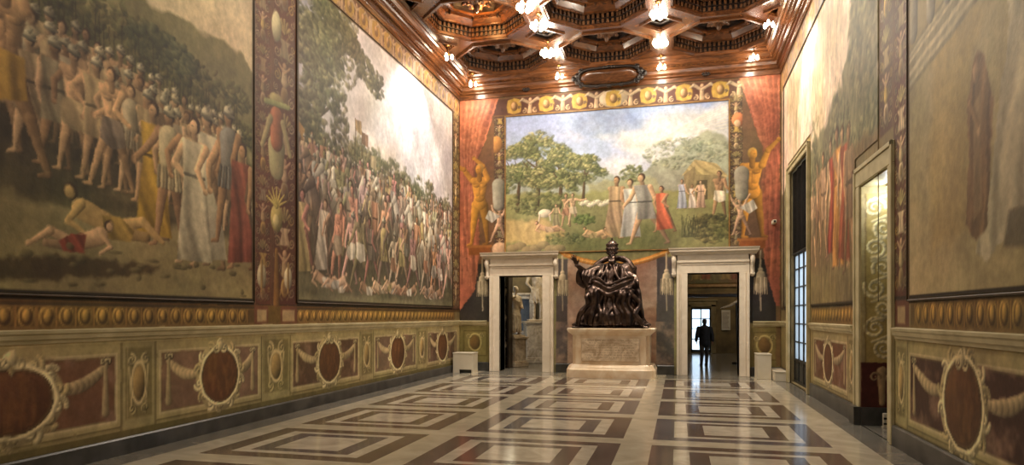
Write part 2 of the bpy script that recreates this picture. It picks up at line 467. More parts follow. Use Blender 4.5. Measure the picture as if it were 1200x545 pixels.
    def tree(s, x, z, h, w, cols, trunk=(84, 66, 44), seed=0, leaf=.05, n=260, al=.8):
        rs = random.Random(seed)
        s.cap((x, z), (x+.04*h, z+.55*h), .035*h, .018*h, trunk)
        for k in range(4):
            s.cap((x+.03*h, z+(.35+.08*k)*h), (x+rs.uniform(-.3, .3)*w, z+rs.uniform(.6, .9)*h), .014*h, .005*h, trunk)
        for k in range(16):
            q = rs.uniform(.34, .97); cx = x+rs.uniform(-.62, .62)*w*(1.15-abs(q-.6)*1.6); cz = z+q*h; r = rs.uniform(.10, .22)
            s.ell(cx, cz, r*w, r*h*.35, cols[0], 0, .3, .35, r*w*.6)
            s.leaves(cx, cz-.03, r*w*1.3, r*h*.42, n//16, [cols[0], cols[2]], leaf, al*.7, rs.randrange(9999))
            s.leaves(cx-.05*s.flip, cz+.04, r*w*1.1, r*h*.34, n//16, cols[1:]+[(168, 162, 108)], leaf*.8, al, rs.randrange(9999))

# pieces of ornament shared by the painted surrounds
def grotesque(c, u0, u1, v0, v1, seed=0, bg=(74, 44, 34), dens=1.):
    """upright band of grotesque ornament: masks, leaves, vases on a maroon ground"""
    rs = random.Random(seed); w = u1-u0; m = (u0+u1)/2
    c.rect(u0, u1, v0, v1, bg)
    pale = [(176, 156, 112), (150, 132, 92), (188, 160, 84), (136, 128, 100), (196, 176, 140)]
    v = v0+.12*w; k = 0
    while v < v1-.2*w:
        st = w*rs.uniform(.5, .62)
        t = k % 4; col = pale[rs.randrange(5)]
        for sg in (-1, 1):
            c.swirl(m+sg*w*.28, v+st*.3, w*.13, pale[rs.randrange(5)], w*.022, 1.5, sg, rs.uniform(0, 3), .75)
            c.swirl(m+sg*w*.33, v+st*.75, w*.09, pale[rs.randrange(4)], w*.018, 1.4, -sg, rs.uniform(0, 3), .65)
            c.cap((m+sg*w*.1, v), (m+sg*w*.36, v+st*.5), w*.03, w*.012, (122, 116, 70), .4, .7)
        if t == 0:
            c.ell(m, v+st*.5, w*.15, st*.42, col, 0, .5, .95); c.ell(m, v+st*.5, w*.09, st*.26, (120, 96, 60), 0, .4, .8)
        elif t == 1:
            c.cap((m, v+st*.1), (m, v+st*.6), w*.13, w*.09, col, .5); c.ell(m, v+st*.82, w*.08, st*.15, (190, 156, 120), 0, .4)
            c.cap((m, v+st*.5), (m-w*.22, v+st*.8), w*.035, w*.03, (190, 156, 120)); c.cap((m, v+st*.5), (m+w*.22, v+st*.85), w*.035, w*.03, (190, 156, 120))
        elif t == 2:
            c.poly([(m-w*.2, v+st*.15), (m+w*.2, v+st*.15), (m+w*.12, v+st*.7), (m+w*.24, v+st*.95), (m-w*.24, v+st*.95), (m-w*.12, v+st*.7)], col, .95, .12, 40/w, .1, .1)
        else:
            for i in range(5):
                a = PI/2+(i-2)*.5
                c.cap((m, v+st*.2), (m+w*.26*math.cos(a), v+st*.2+w*.3*math.sin(a)), w*.03, w*.05, (148, 136, 86), .5)
        v += st; k += 1
    for e in (u0, u1):
        c.rect(e-.018*w if e == u1 else e, e if e == u1 else e+.018*w, v0, v1, (110, 84, 50))
        q = e+.06*w if e == u0 else e-.06*w
        c.rect(q-.012*w, q+.012*w, v0, v1, (128, 100, 60), .8)

def frieze(c, u0, u1, v0, v1, pitch=1.0, seed=0, off=0.):
    """running frieze: yellow medallions between winged pale figures on maroon"""
    rs = random.Random(seed); h = v1-v0; m = (v0+v1)/2
    c.rect(u0, u1, v0, v1, (92, 58, 46))
    n = int((u1-u0)/pitch)+1; x = u0+off
    for i in range(n+1):
        cx = x+i*pitch
        if cx > u1+.4: break
        big = (i % 4 == (3 if seed == 3 else 2))
        if big:
            c.ell(cx, m, h*.75, h*.46, (196, 176, 150), 0, .3)
        c.poly([(cx-h*.36, m-h*.34), (cx-h*.42, m), (cx-h*.36, m+h*.34), (cx, m+h*.44), (cx+h*.36, m+h*.34), (cx+h*.42, m), (cx+h*.36, m-h*.34), (cx, m-h*.44)], (196, 158, 70), 1, .05, 30)
        c.ell(cx, m, h*.2, h*.26, (150, 108, 60), 0, .4); c.ell(cx-.02, m+.02, h*.12, h*.18, (214, 170, 120), 0, .4)
        fx = cx+pitch*.5
        c.cap((fx, v0+h*.12), (fx, v0+h*.6), h*.13, h*.09, (196, 164, 130)); c.ell(fx, v0+h*.8, h*.085, h*.1, (214, 176, 140))
        for sg in (-1, 1):
            c.cap((fx, v0+h*.6), (fx+sg*h*.42, v0+h*.84), h*.07, h*.09, (184, 160, 130)); c.cap((fx+sg*h*.42, v0+h*.84), (fx+sg*h*.6, v0+h*.72), h*.07, h*.03, (184, 166, 140))
            c.swirl(fx+sg*h*.3, v0+h*.2, h*.14, (200, 168, 130), h*.035, 1.3, sg, PI/2)
            c.swirl(fx+sg*h*.62, v0+h*.42, h*.09, (160, 128, 96), h*.022, 1.3, -sg, 0)
    c.rect(u0, u1, v0, v0+.035, (128, 92, 52)); c.rect(u0, u1, v1-.03, v1, (120, 84, 50))

def eggband(c, u0, u1, v0, v1, pitch=.235):
    c.rect(u0, u1, v0, v1, (96, 74, 38)); h = v1-v0
    n = int((u1-u0)/pitch)
    for i in range(n+1):
        x = u0+pitch*(i+.5)
        if x > u1-pitch*.4: break
        c.ell(x, v0+h*.52, pitch*.42, h*.46, (178, 142, 70), 0, .35)
        c.ell(x, v0+h*.5, pitch*.31, h*.37, (76, 54, 28), 0, .1)
        c.ell(x, v0+h*.55, pitch*.2, h*.3, (178, 140, 68), 0, .6)
        c.cap((x+pitch*.5, v0+h*.1), (x+pitch*.5, v1-h*.12), .012, .02, (146, 108, 52), .4)
    c.rect(u0, u1, v1-.025, v1, (122, 92, 48)); c.rect(u0, u1, v0, v0+.02, (132, 102, 56))

def dado_panel(c, u0, u1, cc, v0=.30, v1=1.36, field=(112, 72, 52), big=1., heart=False):
    """painted panel with a central cartouche and swags; cc = centre of cartouche"""
    cream = (190, 176, 132); h = v1-v0
    c.rect(u0, u1, v0, v1, (166, 152, 106)); c.rect(u0, u1, v0+.02, v0+.05, (112, 100, 62))
    a, b, p, q = u0+.1, u1-.1, v0+.15, v1-.16
    c.rect(a-.05, b+.05, p-.05, q+.05, (190, 174, 132)); c.rect(a-.015, b+.015, p-.015, q+.015, (112, 94, 60)); c.rect(a, b, p, q, field)
    w = c.win(a, b, p, q)
    if w:
        sl, U, V = w; n = noise2(c.a[sl].shape[:2], .25/c.du, 5, int(abs(u0)*37) % 999)
        c.mix(sl, C(140, 108, 88), np.clip((n-.45)*3, 0, .8))
    for sg in (-1, 1):                                  # swags and drops
        e = a+.12 if sg < 0 else b-.12
        g0 = (e, q-.1); g1 = (cc+sg*.34*big, q-.28); pm = ((g0[0]+g1[0])/2, q-.42)
        last = g0
        for t in range(1, 11):
            t /= 10.; pt = (g0[0]*(1-t)**2+2*pm[0]*t*(1-t)+g1[0]*t*t, g0[1]*(1-t)**2+2*pm[1]*t*(1-t)+g1[1]*t*t)
            c.cap(last, pt, .03+.05*math.sin(PI*t), .03+.05*math.sin(PI*t), (172, 152, 114), .45, .85); last = pt
        c.cap((e, q-.1), (e, p+.1), .025, .055, (158, 142, 104), .4, .9)
        c.swirl(e-.03, q-.05, .045, cream, .012, 1.1, 1); c.swirl(e+.04, q-.05, .045, cream, .012, 1.1, -1, PI)
    rx, ry = .36*big, .36*big if not heart else .34
    mz = (p+q)/2-.01
    c.ell(cc, mz, rx*1.34, min(ry*1.38, h*.5), (164, 148, 106), 0, .25)
    for k in range(14):                                  # scrolled strapwork of the cartouche
        an = 2*PI*k/14+.2
        c.swirl(cc+rx*1.2*math.cos(an), mz+ry*1.16*math.sin(an), .085*big, (200, 186, 142) if k % 2 else (174, 158, 112), .026*big, 1.2, 1 if k % 2 else -1, an)
    c.ring(cc, mz, rx*1.1, ry*1.1, .035, (204, 190, 146), 1, 0, .015, 10)
    c.ring(cc, mz, rx*1.0, ry*1.0, .018, (84, 66, 40))
    c.ell(cc, mz, rx*.97, ry*.97, (98, 62, 38), 0, .15)
    if heart:
        c.cap((cc, mz+ry), (cc, mz+ry*.8), .05, .01, (150, 134, 92))
    w = c.win(cc-rx*.9, cc+rx*.9, mz-ry*.9, mz+ry*.9)
    if w:
        sl, U, V = w; n = noise2(c.a[sl].shape[:2], .12/c.du, 4, int(abs(cc)*53) % 999, .5, 1.6)
        d = ((U-cc)/(rx*.9))**2+((V-mz)/(ry*.9))**2
        c.mix(sl, C(126, 84, 46), np.clip((n-.45)*2.5, 0, .7)*(d < 1))
    c.swirl(cc-.09, v1-.14, .07, cream, .02, 1.1, -1, 0); c.swirl(cc+.09, v1-.14, .07, cream, .02, 1.1, 1, PI)
    c.ell(cc, v1-.1, .06, .07, cream, 0, .5)

def dado_strip(c, u0, u1, v0=.30, v1=1.36):
    """narrow upright pier with a small oval cartouche"""
    m = (u0+u1)/2; w = u1-u0; h = v1-v0
    c.rect(u0, u1, v0, v1, (154, 142, 98)); c.rect(u0, u0+.02, v0, v1, (84, 72, 44)); c.rect(u1-.02, u1, v0, v1, (84, 72, 44))
    c.rect(u0+.07, u1-.07, v0+.12, v1-.06, (122, 110, 70)); c.rect(u0+.09, u0+.1, v0+.12, v1-.06, (166, 150, 106)); 
    mz = v0+h*.52
    for sg in (-1, 1):
        c.swirl(m+sg*w*.2, mz+h*.28, w*.13, (172, 156, 112), w*.035, 1.3, sg, PI/2); c.swirl(m+sg*w*.18, mz-h*.3, w*.11, (160, 146, 100), w*.03, 1.3, -sg, -PI/2)
        c.cap((m+sg*w*.27, mz+h*.2), (m+sg*w*.2, mz-h*.25), w*.03, w*.025, (172, 156, 112))
    c.ring(m, mz, w*.2, h*.24, w*.035, (182, 164, 120)); c.ell(m, mz, w*.17, h*.21, (150, 124, 78), 0, .6)

def slab(name, c, plane, at, nrm, mats, parent=None, thick=.02, holes=(), drop=()):
    """painted plaster slab. plane 'x': u=Y, v=Z at x=at; plane 'y': u=X, v=Z at y=at. nrm=+1/-1 front direction"""
    nu, nv = c.nu, c.nv
    U, V = np.meshgrid(c.U[0], c.V[:, 0])
    co = np.zeros((nv, nu, 3), np.float32)
    if plane == 'x':
        co[..., 0] = at; co[..., 1] = U; co[..., 2] = V
    else:
        co[..., 0] = U; co[..., 1] = at; co[..., 2] = V
    idx = np.arange(nu*nv).reshape(nv, nu)
    keep = np.ones((nv-1, nu-1), bool)
    uc = (c.U[0][:-1]+c.U[0][1:])/2; vc = (c.V[:, 0][:-1]+c.V[:, 0][1:])/2
    for (a, b, p, q) in holes:
        keep &= ~((vc[:, None] > p) & (vc[:, None] < q) & (uc[None] > a) & (uc[None] < b))
    a_ = idx[:-1, :-1][keep]; b_ = idx[:-1, 1:][keep]; c_ = idx[1:, 1:][keep]; d_ = idx[1:, :-1][keep]
    ccw = np.stack([a_, b_, c_, d_], 1) if ((plane == 'x') == (nrm > 0)) else np.stack([d_, c_, b_, a_], 1)
    verts = co.reshape(-1, 3)
    # skirt round the outer edge gives the slab its thickness
    ring = np.concatenate([idx[0, :], idx[1:, -1], idx[-1, -2::-1], idx[-2:0:-1, 0]])
    back = verts[ring].copy(); k = 0 if plane == 'x' else 1; back[:, k] -= nrm*thick
    nb = len(verts); n = len(ring)
    verts = np.concatenate([verts, back])
    r2 = np.roll(ring, -1); b1 = nb+np.arange(n); b2 = np.roll(b1, -1)
    skirt = np.stack([ring, b1, b2, r2], 1)
    if not ((plane == 'x') == (nrm > 0)): skirt = skirt[:, ::-1]
    faces = np.concatenate([ccw, skirt]).astype(np.int32)
    me = bpy.data.meshes.new(name)
    me.vertices.add(len(verts)); me.vertices.foreach_set('co', verts.ravel())
    nf = len(faces); me.loops.add(nf*4); me.loops.foreach_set('vertex_index', faces.ravel())
    me.polygons.add(nf); me.polygons.foreach_set('loop_start', np.arange(0, nf*4, 4, dtype=np.int32))
    me.update(calc_edges=True); me.validate()
    at_ = me.color_attributes.new('paint', 'FLOAT_COLOR', 'POINT')
    rgb = np.clip(c.a.reshape(-1, 3), 0, 1); rgb = np.where(rgb <= .04045, rgb/12.92, ((rgb+.055)/1.055)**2.4)
    ca = np.ones((len(verts), 4), np.float32); ca[:nb, :3] = rgb; ca[nb:, :3] = rgb[ring]
    at_.data.foreach_set('color', ca.ravel())
    return link(name, me, mats, parent)
# ------------------------------------------------------------------ geometry of the hall (metres)
EYE = 1.7; FPX = 773.; YAW = math.atan(195/773.)
XL, XR, YB, YF = -6.6, 2.75, 19.5, -4.0
ZW, ZC = 8.38, 9.0
cT, sT = math.cos(YAW), math.sin(YAW)
def ray(u, v):
    a = (u-600)/FPX
    return (a*cT-sT, a*sT+cT, (370-v)/FPX)
def onB(u, v, y=YB):                      # photo measurement -> point on the end wall (X, Z)
    d = ray(u, v); t = y/d[1]; return (t*d[0], EYE+t*d[2])
def onS(u, v, x=XL):                      # -> point on a side wall (Y, Z)
    d = ray(u, v); t = x/d[0]; return (t*d[1], EYE+t*d[2])

GREENS = [(96, 104, 62), (120, 124, 76), (74, 84, 50), (140, 138, 88), (106, 112, 60)]
DGREENS = [(74, 76, 46), (96, 94, 58), (58, 62, 38), (112, 106, 66), (84, 88, 52)]
SKINS = [(190, 148, 110), (172, 128, 92), (204, 164, 126), (158, 118, 84)]

# ---- end wall: pastoral landscape
def paint_landscape():
    c = Canvas(-5.11, 1.37, 3.62, 7.76, .018)
    t = (c.V-c.v0)/(c.v1-c.v0)
    sky = C(196, 200, 218)*(1-t[..., None])+C(138, 162, 212)*t[..., None]
    c.a[:] = sky*np.ones_like(c.a)
    n = noise2((c.nv, c.nu), 120, 6, 3, 1.6, .8)
    c.mix(np.s_[:, :], C(214, 206, 206), np.clip((n-.5)*5, 0, .8))
    c.poly([(-2.2, 7.0), (-.3, 7.5), (1.4, 7.7), (1.4, 6.0), (-.9, 6.1)], (214, 206, 190), .6, .06, 7, 1.3, 0, .3, 2, .2)
    c.poly([(-2.9, 7.7), (-1.4, 7.7), (-.9, 7.2), (-2.3, 6.9), (-3.1, 7.3)], (112, 138, 186), .6, soft=.25, rag=.2)
    for k in range(9):
        c.line([(-.6+.1*k, 6.75+.05*k), (1.37, 7.0+.09*k)], .012, (226, 214, 180), .35)
    # hills
    c.poly([(-5.2, 5.9), (-3.6, 6.0), (-2.2, 5.85), (-1.4, 5.75), (-1.4, 4.9), (-5.2, 4.9)], (150, 162, 152), .9, .03, soft=.1, rag=.15)
    c.poly([(-2.2, 5.6), (-1.0, 5.9), (.1, 6.6), (.8, 6.95), (1.4, 6.6), (1.4, 4.6), (-2.2, 4.8)], (140, 146, 124), .95, .04, 9, .5, .15, .08, 3, .2)
    c.poly([(-2.6, 5.62), (-.8, 5.75), (-.4, 5.3), (-2.6, 5.2)], (160, 158, 116), .8, soft=.08, rag=.1)
    c.poly([(-5.2, 5.45), (-2.4, 5.35), (1.4, 5.2), (1.4, 3.5), (-5.2, 3.5)], (134, 134, 82), 1, .05, 6, 1.3, .25, .08, 4, .12)
    c.poly([(-5.2, 4.6), (-3.9, 4.65), (-3.2, 4.2), (-3.9, 3.85), (-5.2, 3.9)], (188, 158, 100), .85, .05, soft=.1, rag=.15)
    c.poly([(-3.0, 4.2), (-1.6, 4.4), (.5, 4.1), (.9, 3.6), (-3.2, 3.6)], (112, 114, 66), .7, .06, soft=.15, rag=.2)
    c.leaves(.2, 6.35, 1.2, .45, 260, [(120, 130, 104), (104, 116, 90), (150, 152, 120)], .05, .5, 8)
    c.leaves(-1.3, 5.85, .35, .25, 120, GREENS, .04, .7, 81)
    for k, (x, z, h, w) in enumerate([(-4.75, 4.9, 1.9, 1.2), (-4.15, 4.85, 2.45, 1.5), (-3.45, 4.95, 1.9, 1.3), (-2.75, 5.0, 1.5, .9)]):
        c.tree(x, z, h, w, [(98, 108, 64), (122, 128, 80), (84, 92, 54), (150, 146, 92), (110, 116, 66)], seed=30+k, leaf=.05, n=620, al=.8)
    c.leaves(-4.1, 5.1, 1.0, .35, 240, GREENS, .06, .6, 9)
    # sheep
    for k in range(11):
        x = -2.75+.11*k; z = 5.02+.05*math.sin(k*2.1)
        c.ell(x, z, .1, .065, (214, 206, 180), 0, .4, .95); c.ell(x-.1, z+.03, .035, .03, (190, 180, 150), 0, .2); c.cap((x, z-.05), (x, z-.12), .01, .01, (150, 140, 110))
    c.ell(-3.9, 4.78, .2, .13, (206, 196, 170), 0, .4); c.cap((-4.05, 4.74), (-4.08, 4.55), .03, .02, (196, 186, 160)); c.cap((-3.75, 4.74), (-3.72, 4.56), .03, .02, (190, 180, 154))
    # hut
    c.poly([(.15, 5.0), (.15, 5.75), (.5, 6.05), (1.0, 5.9), (1.3, 5.6), (1.3, 5.0)], (134, 116, 78), .95, .06, 30, 0)
    c.poly([(.05, 5.66), (.45, 6.15), (1.05, 6.0), (1.37, 5.6), (.98, 5.68), (.5, 5.72), (.45, 5.95)], (166, 146, 96), 1, .1, 30, .8)
    c.rect(.5, .8, 5.0, 5.55, (78, 68, 46), .9)
    # people
    P = c.person
    P(-3.25, 4.35, 1.0, SKINS[0], (170, 120, 90), 'loin', seed=1); P(-3.55, 4.3, .75, SKINS[2], (150, 140, 100), 'robe', seed=2); P(-3.05, 4.4, .95, SKINS[2], (190, 170, 140), 'loin', ([-.2, .2], [-2.4, -1.9]), seed=3)
    c.reclining(-4.15, 4.2, .85, SKINS[0], (164, 136, 108), 1, 4)
    P(-1.85, 3.95, 1.85, SKINS[1], (170, 140, 104), 'robe', seed=5, lean=.06); P(-1.35, 3.95, 1.75, SKINS[0], (178, 176, 172), 'robe', seed=6)
    P(-.8, 3.75, 2.1, SKINS[0], (132, 128, 122), 'tunic', ([-1.2, -.5], [-2.0, -2.3]), -.12, .16, seed=7); P(-.35, 4.1, 1.35, SKINS[1], (196, 92, 62), 'cloak', seed=8, lean=-.1, stride=.12)
    for k, (x, h, cl) in enumerate([(.1, .85, (150, 156, 176)), (.38, .7, (190, 176, 168)), (.62, .8, (176, 140, 120)), (1.12, 1.35, (206, 190, 170))]):
        P(x, 4.75 if k < 3 else 4.45, h, SKINS[k % 4], cl, 'robe' if k < 3 else 'loin', seed=20+k)
    c.reclining(-2.7, 4.0, .8, (206, 160, 110), (150, 132, 90), 1, 9); c.reclining(-2.1, 4.0, .75, (210, 170, 124), (160, 140, 96), -1, 10)
    c.leaves(-2.7, 4.55, .3, .14, 100, [(92, 112, 52), (112, 132, 66)], .045, .85, 12)
    # foreground growth
    c.leaves(.9, 4.2, .6, .4, 330, [(92, 92, 52), (68, 70, 42), (120, 114, 66)], .06, .75, 13)
    c.leaves(-3.3, 4.0, .6, .16, 120, GREENS, .05, .6, 14)
    for k in range(14):
        x = .1+.035*k
        c.cap((x, 3.95), (x+.12*math.sin(k*1.9), 4.5+.1*math.sin(k)), .012, .004, (70, 74, 44))
    for k in range(7):
        c.ell(-4.9+.24*k, 3.75+.08*math.sin(k*2), .2, .12, (128, 112, 80), 0, .35, .9)
    c.paintify(.022, .2, (152, 142, 118), seed=5)
    c.a *= 1.04; c.grain(.05, .12, 5, 1., .04)
    return c

# ---- left wall, near: ranks of soldiers under a hillside
def paint_ranks():
    c = Canvas(2.6, 9.22, 1.93, 7.8, .0145)
    c.a[:] = C(188, 172, 142)
    c.grain(.05, .4, 9)
    c.poly([(2.4, 8.2), (5.6, 7.4), (6.6, 6.1), (7.1, 5.72), (8.4, 5.86), (9.0, 5.74), (9.4, 5.6), (9.4, 3.5), (2.4, 3.5)], (122, 116, 76), 1, .04, 5, 1., .3, .06, 3, .25)
    c.poly([(2.6, 6.2), (5.4, 5.5), (7.0, 5.2), (8.6, 4.8), (9.4, 4.6), (9.4, 4.0), (2.6, 4.4)], (92, 92, 56), .85, .06, 8, 1, .1, .1, 6, .2)
    c.poly([(5.0, 5.7), (6.3, 5.6), (7.0, 5.4), (6.2, 5.25), (5.1, 5.3)], (150, 140, 92), .7, soft=.06, rag=.12)
    c.poly([(7.6, 4.9), (9.2, 4.3), (9.2, 4.1), (7.7, 4.6)], (160, 150, 112), .6, soft=.05, rag=.1)
    for k in range(40):
        rs = random.Random(k); x = rs.uniform(4.8, 9.1); z = 5.7-.17*(x-4.8)+rs.uniform(-.5, .1)
        c.leaves(x, z, .28, .16, 26, DGREENS, .05, .7, k)
    c.leaves(7.3, 5.2, .6, .25, 200, [(72, 80, 54), (88, 94, 62)], .05, .8, 77)
    # ground
    c.poly([(2.4, 3.75), (9.4, 3.0), (9.4, 1.8), (2.4, 1.8)], (148, 134, 94), 1, .05, 5, 1.4, .1, .08, 8, .1)
    c.poly([(2.6, 2.2), (5.2, 2.3), (6.2, 2.38), (7.3, 2.35), (7.1, 2.22), (5.2, 2.06), (2.6, 1.98)], (76, 60, 38), .85, soft=.06, rag=.08)
    c.poly([(5.0, 3.3), (7.6, 3.0), (7.2, 2.8), (5.0, 3.0)], (96, 90, 58), .7, soft=.06, rag=.1)
    c.poly([(6.0, 2.62), (7.4, 2.7), (8.6, 2.5), (8.4, 2.3), (7.4, 2.3)], (146, 132, 90), .6, soft=.08, rag=.1)
    # spears
    for k in range(66):
        x = 4.0+.075*k; rs = random.Random(900+k); top = 5.35-.14*(x-4.8)+rs.uniform(-.15, .2)
        c.cap((x, 4.2), (x+rs.uniform(-.03, .03), top), .010, .007, (62, 50, 32), .2, .8)
    # ranks, back to front
    cols = [(150, 128, 96), (132, 122, 96), (160, 138, 102), (120, 96, 72), (140, 112, 84), (146, 134, 112)]
    hel = [(158, 152, 130), (170, 160, 132), (136, 132, 112)]
    for row, (z0, h, st, off) in enumerate([(3.95, 1.15, .15, 0.), (3.72, 1.27, .19, .1), (3.42, 1.42, .27, .05)]):
        c.poly([(2.6, z0-.5), (2.6, z0+h*.95), (4.8, z0+h*.8), (9.0, z0+h*.4), (9.2, z0-.5)], (66, 56, 40), .6, .1, 30, 0, .1, .15, 5, .1)
        x = 3.0+off; k = 0
        while x < 8.9:
            rs = random.Random(row*100+k)
            zz = z0-.115*(x-4.8)+rs.uniform(-.05, .05)
            c.person(x, zz, h*rs.uniform(.94, 1.05), [q*(.84+.06*row) for q in SKINS[rs.randrange(4)]], cols[rs.randrange(6)], ['tunic', 'tunic', 'loin', 'armor'][rs.randrange(4)], helmet=hel[rs.randrange(3)] if rs.random() < .8 else None, seed=row*77+k, al=.9)
            x += st*rs.uniform(.85, 1.2); k += 1
    # larger people in front
    c.person(5.12, 3.15, 2.15, (184, 140, 98), (172, 132, 52), 'loin', ([1.9, 2.4], [-2.4, -2.0]), .05, .16, seed=401)
    
    c.person(6.5, 3.2, 1.5, (196, 152, 112), (120, 104, 92), 'loin', ([-2.0, -.6], [-1.2, -2.6]), 0, .12, seed=402)
    c.person(7.15, 2.68, 1.8, SKINS[0], (190, 148, 44), 'robe', seed=403); c.person(7.42, 2.6, 1.9, SKINS[1], (168, 156, 124), 'armor', helmet=(160, 152, 128), seed=404)
    # pale draped people standing together
    c.person(8.2, 2.35, 2.35, SKINS[0], (190, 182, 158), 'cloak', helmet=(168, 160, 136), seed=411, lean=-.02); c.person(7.9, 2.4, 2.1, SKINS[2], (176, 168, 146), 'robe', seed=412)
    c.person(8.62, 2.75, 2.1, SKINS[3], (112, 112, 110), 'armor', helmet=(150, 146, 126), seed=406); c.person(8.95, 2.4, 2.0, SKINS[1], (142, 70, 56), 'cloak', seed=407)
    c.reclining(5.95, 2.62, 1.35, (190, 152, 96), (160, 128, 60), 1, 408); c.reclining(6.45, 2.42, 1.0, (196, 154, 120), (150, 62, 50), -1, 409)
    for k in range(26):
        rs = random.Random(k+3); c.ell(rs.uniform(5, 9.1), rs.uniform(2.0, 2.5), rs.uniform(.04, .1), rs.uniform(.02, .045), (108, 98, 68), 0, .4, .8)
    c.paintify(.03, .34, (148, 134, 100), seed=15, dark=.12); c.a = np.clip((c.a-.42)*1.22+.43, .02, 1); c.grain(.07, .14, 15, 1., .04)
    c.rect(9.18, 9.22, 1.93, 7.8, (70, 54, 34)); c.rect(2.6, 9.22, 1.93, 1.97, (40, 32, 22))
    return c

# ---- left wall, far: melee under a stormy sky with a big tree
def paint_melee():
    c = Canvas(10.47, 18.8, 1.95, 7.85, .0175)
    t = (c.V-c.v0)/(c.v1-c.v0)
    c.a[:] = (C(204, 190, 182)*(1-t[..., None])+C(190, 192, 208)*t[..., None])*np.ones_like(c.a)
    n = noise2((c.nv, c.nu), 130, 6, 13, 1.2, 1.2)
    c.mix(np.s_[:, :], C(214, 208, 210), np.clip((n-.45)*4, 0, .8)); c.mix(np.s_[:, :], C(146, 142, 150), np.clip((.42-n)*5, 0, .6))
    c.poly([(12.2, 5.2), (14.6, 5.7), (15.6, 5.0), (13.2, 4.2)], (206, 182, 150), .5, soft=.4, rag=.3)
    # hillside and trees
    c.poly([(10.3, 5.0), (12.6, 4.9), (14.2, 4.9), (15.6, 5.1), (17.0, 4.9), (19, 4.8), (19, 2), (10.3, 2)], (112, 108, 76), 1, .06, 5, 1, .1, .15, 3, .25)
    for k in range(60):
        rs = random.Random(k+50); x = rs.uniform(12.2, 18.6); z = 5.05-.04*(x-12)+rs.uniform(-.25, .25)
        c.leaves(x, z, .3, .3, 24, [(104, 104, 66), (128, 120, 76), (84, 88, 58)], .06, .65, k)
    c.cap((10.8, 3.6), (11.5, 7.6), .16, .1, (92, 78, 54)); c.cap((11.3, 6.3), (12.6, 7.5), .07, .03, (92, 78, 54)); c.cap((11.1, 5.4), (12.2, 6.2), .05, .02, (92, 78, 54))
    for k in range(52):
        rs = random.Random(k+7); x = 10.5+abs(rs.gauss(0, .85)); z = rs.uniform(4.5, 7.9) if x < 12.2 else rs.uniform(6.5, 7.9)-.0*(x-12)
        c.leaves(x, z, .42, .36, 46, DGREENS+[(130, 124, 78)], .065, .75, 300+k)
    for k in range(10):
        rs = random.Random(k+70); c.leaves(12.2+.17*k, 7.5-.2*rs.random()-.06*k, .3, .3, 40, DGREENS, .06, .8, 400+k)
    c.leaves(12.0, 5.3, .35, .9, 150, DGREENS, .06, .6, 500)
    # ground
    c.poly([(10.3, 2.5), (19, 2.35), (19, 1.9), (10.3, 1.9)], (132, 126, 84), 1, .05, 6, 1.4, .1, .05, 6, .08)
    # banners
    for x, z, cl in [(12.6, 5.6, (150, 120, 70)), (12.9, 5.4, (120, 84, 60)), (13.3, 5.0, (160, 140, 100)), (16.4, 4.5, (150, 110, 80))]:
        c.cap((x, 4.2), (x+.05, z+.25), .016, .012, (80, 60, 38)); c.poly([(x+.05, z), (x+.35, z-.04), (x+.32, z+.26), (x+.05, z+.24)], cl, .9, .15, 25)
    c.poly([(10.5, 3.9), (10.8, 4.2), (10.7, 5.1), (10.5, 5.2)], (196, 142, 62), 1, .12, 20)
    rows = [(4.1, 1.0, .2), (3.75, 1.15, .27), (3.35, 1.35, .34), (2.9, 1.5, .42), (2.4, 1.6, .55)]
    cols = [(150, 130, 104), (184, 172, 150), (130, 114, 92), (160, 108, 78), (150, 146, 132), (170, 148, 90), (116, 102, 86), (196, 186, 166)]
    for ri, (z0, h, st) in enumerate(rows):
        c.poly([(10.5, z0-.3), (10.5, z0+h*.8), (18.8, z0+h*.65), (18.8, z0-.3)], (74, 66, 50), .5, .1, 30, 0, .1, .15, ri, .1)
        x = 10.65; k = 0
        while x < 18.7:
            rs = random.Random(ri*200+k+5)
            zz = z0-.02*(x-10.5)+rs.uniform(-.1, .1); sk = [q*rs.uniform(.82, 1.12) for q in SKINS[rs.randrange(4)]]
            if rs.random() < .2 and ri > 0:      # a horse in the press
                hc = [(190, 180, 156), (100, 84, 68), (176, 166, 146), (130, 104, 78)][rs.randrange(4)]; d = 1 if rs.random() < .5 else -1; s_ = h*.75
                c.ell(x, zz+.55*s_, .42*s_, .27*s_, hc, .3*d, .5); c.cap((x+.3*s_*d, zz+.65*s_), (x+.48*s_*d, zz+1.1*s_), .17*s_, .1*s_, hc)
                c.cap((x+.48*s_*d, zz+1.12*s_), (x+.7*s_*d, zz+.95*s_), .1*s_, .05*s_, hc)
                for q in (-.3, -.15, .22, .34): c.cap((x+q*s_*d, zz+.4*s_), (x+(q+.08)*s_*d, zz-.1*s_), .07*s_, .035*s_, hc)
                c.person(x-.05, zz+.45*s_, h*.7, sk, cols[rs.randrange(8)], 'armor', helmet=(150, 146, 126), seed=ri*91+k, stride=.2)
            else:
                c.person(x, zz, h*rs.uniform(.88, 1.1), sk, cols[rs.randrange(8)], ['tunic', 'loin', 'armor', 'cloak', 'loin'][rs.randrange(5)], lean=rs.uniform(-.2, .2), stride=rs.uniform(.02, .2), helmet=(156, 148, 124) if rs.random() < .4 else None, seed=ri*77+k)
            x += st*rs.uniform(.8, 1.4); k += 1
    for k in range(12):
        rs = random.Random(k+800); x = 11.0+.62*k
        c.reclining(x, 2.18+rs.uniform(-.04, .1), rs.uniform(.8, 1.05), SKINS[rs.randrange(4)], cols[rs.randrange(8)], 1 if rs.random() < .5 else -1, k)
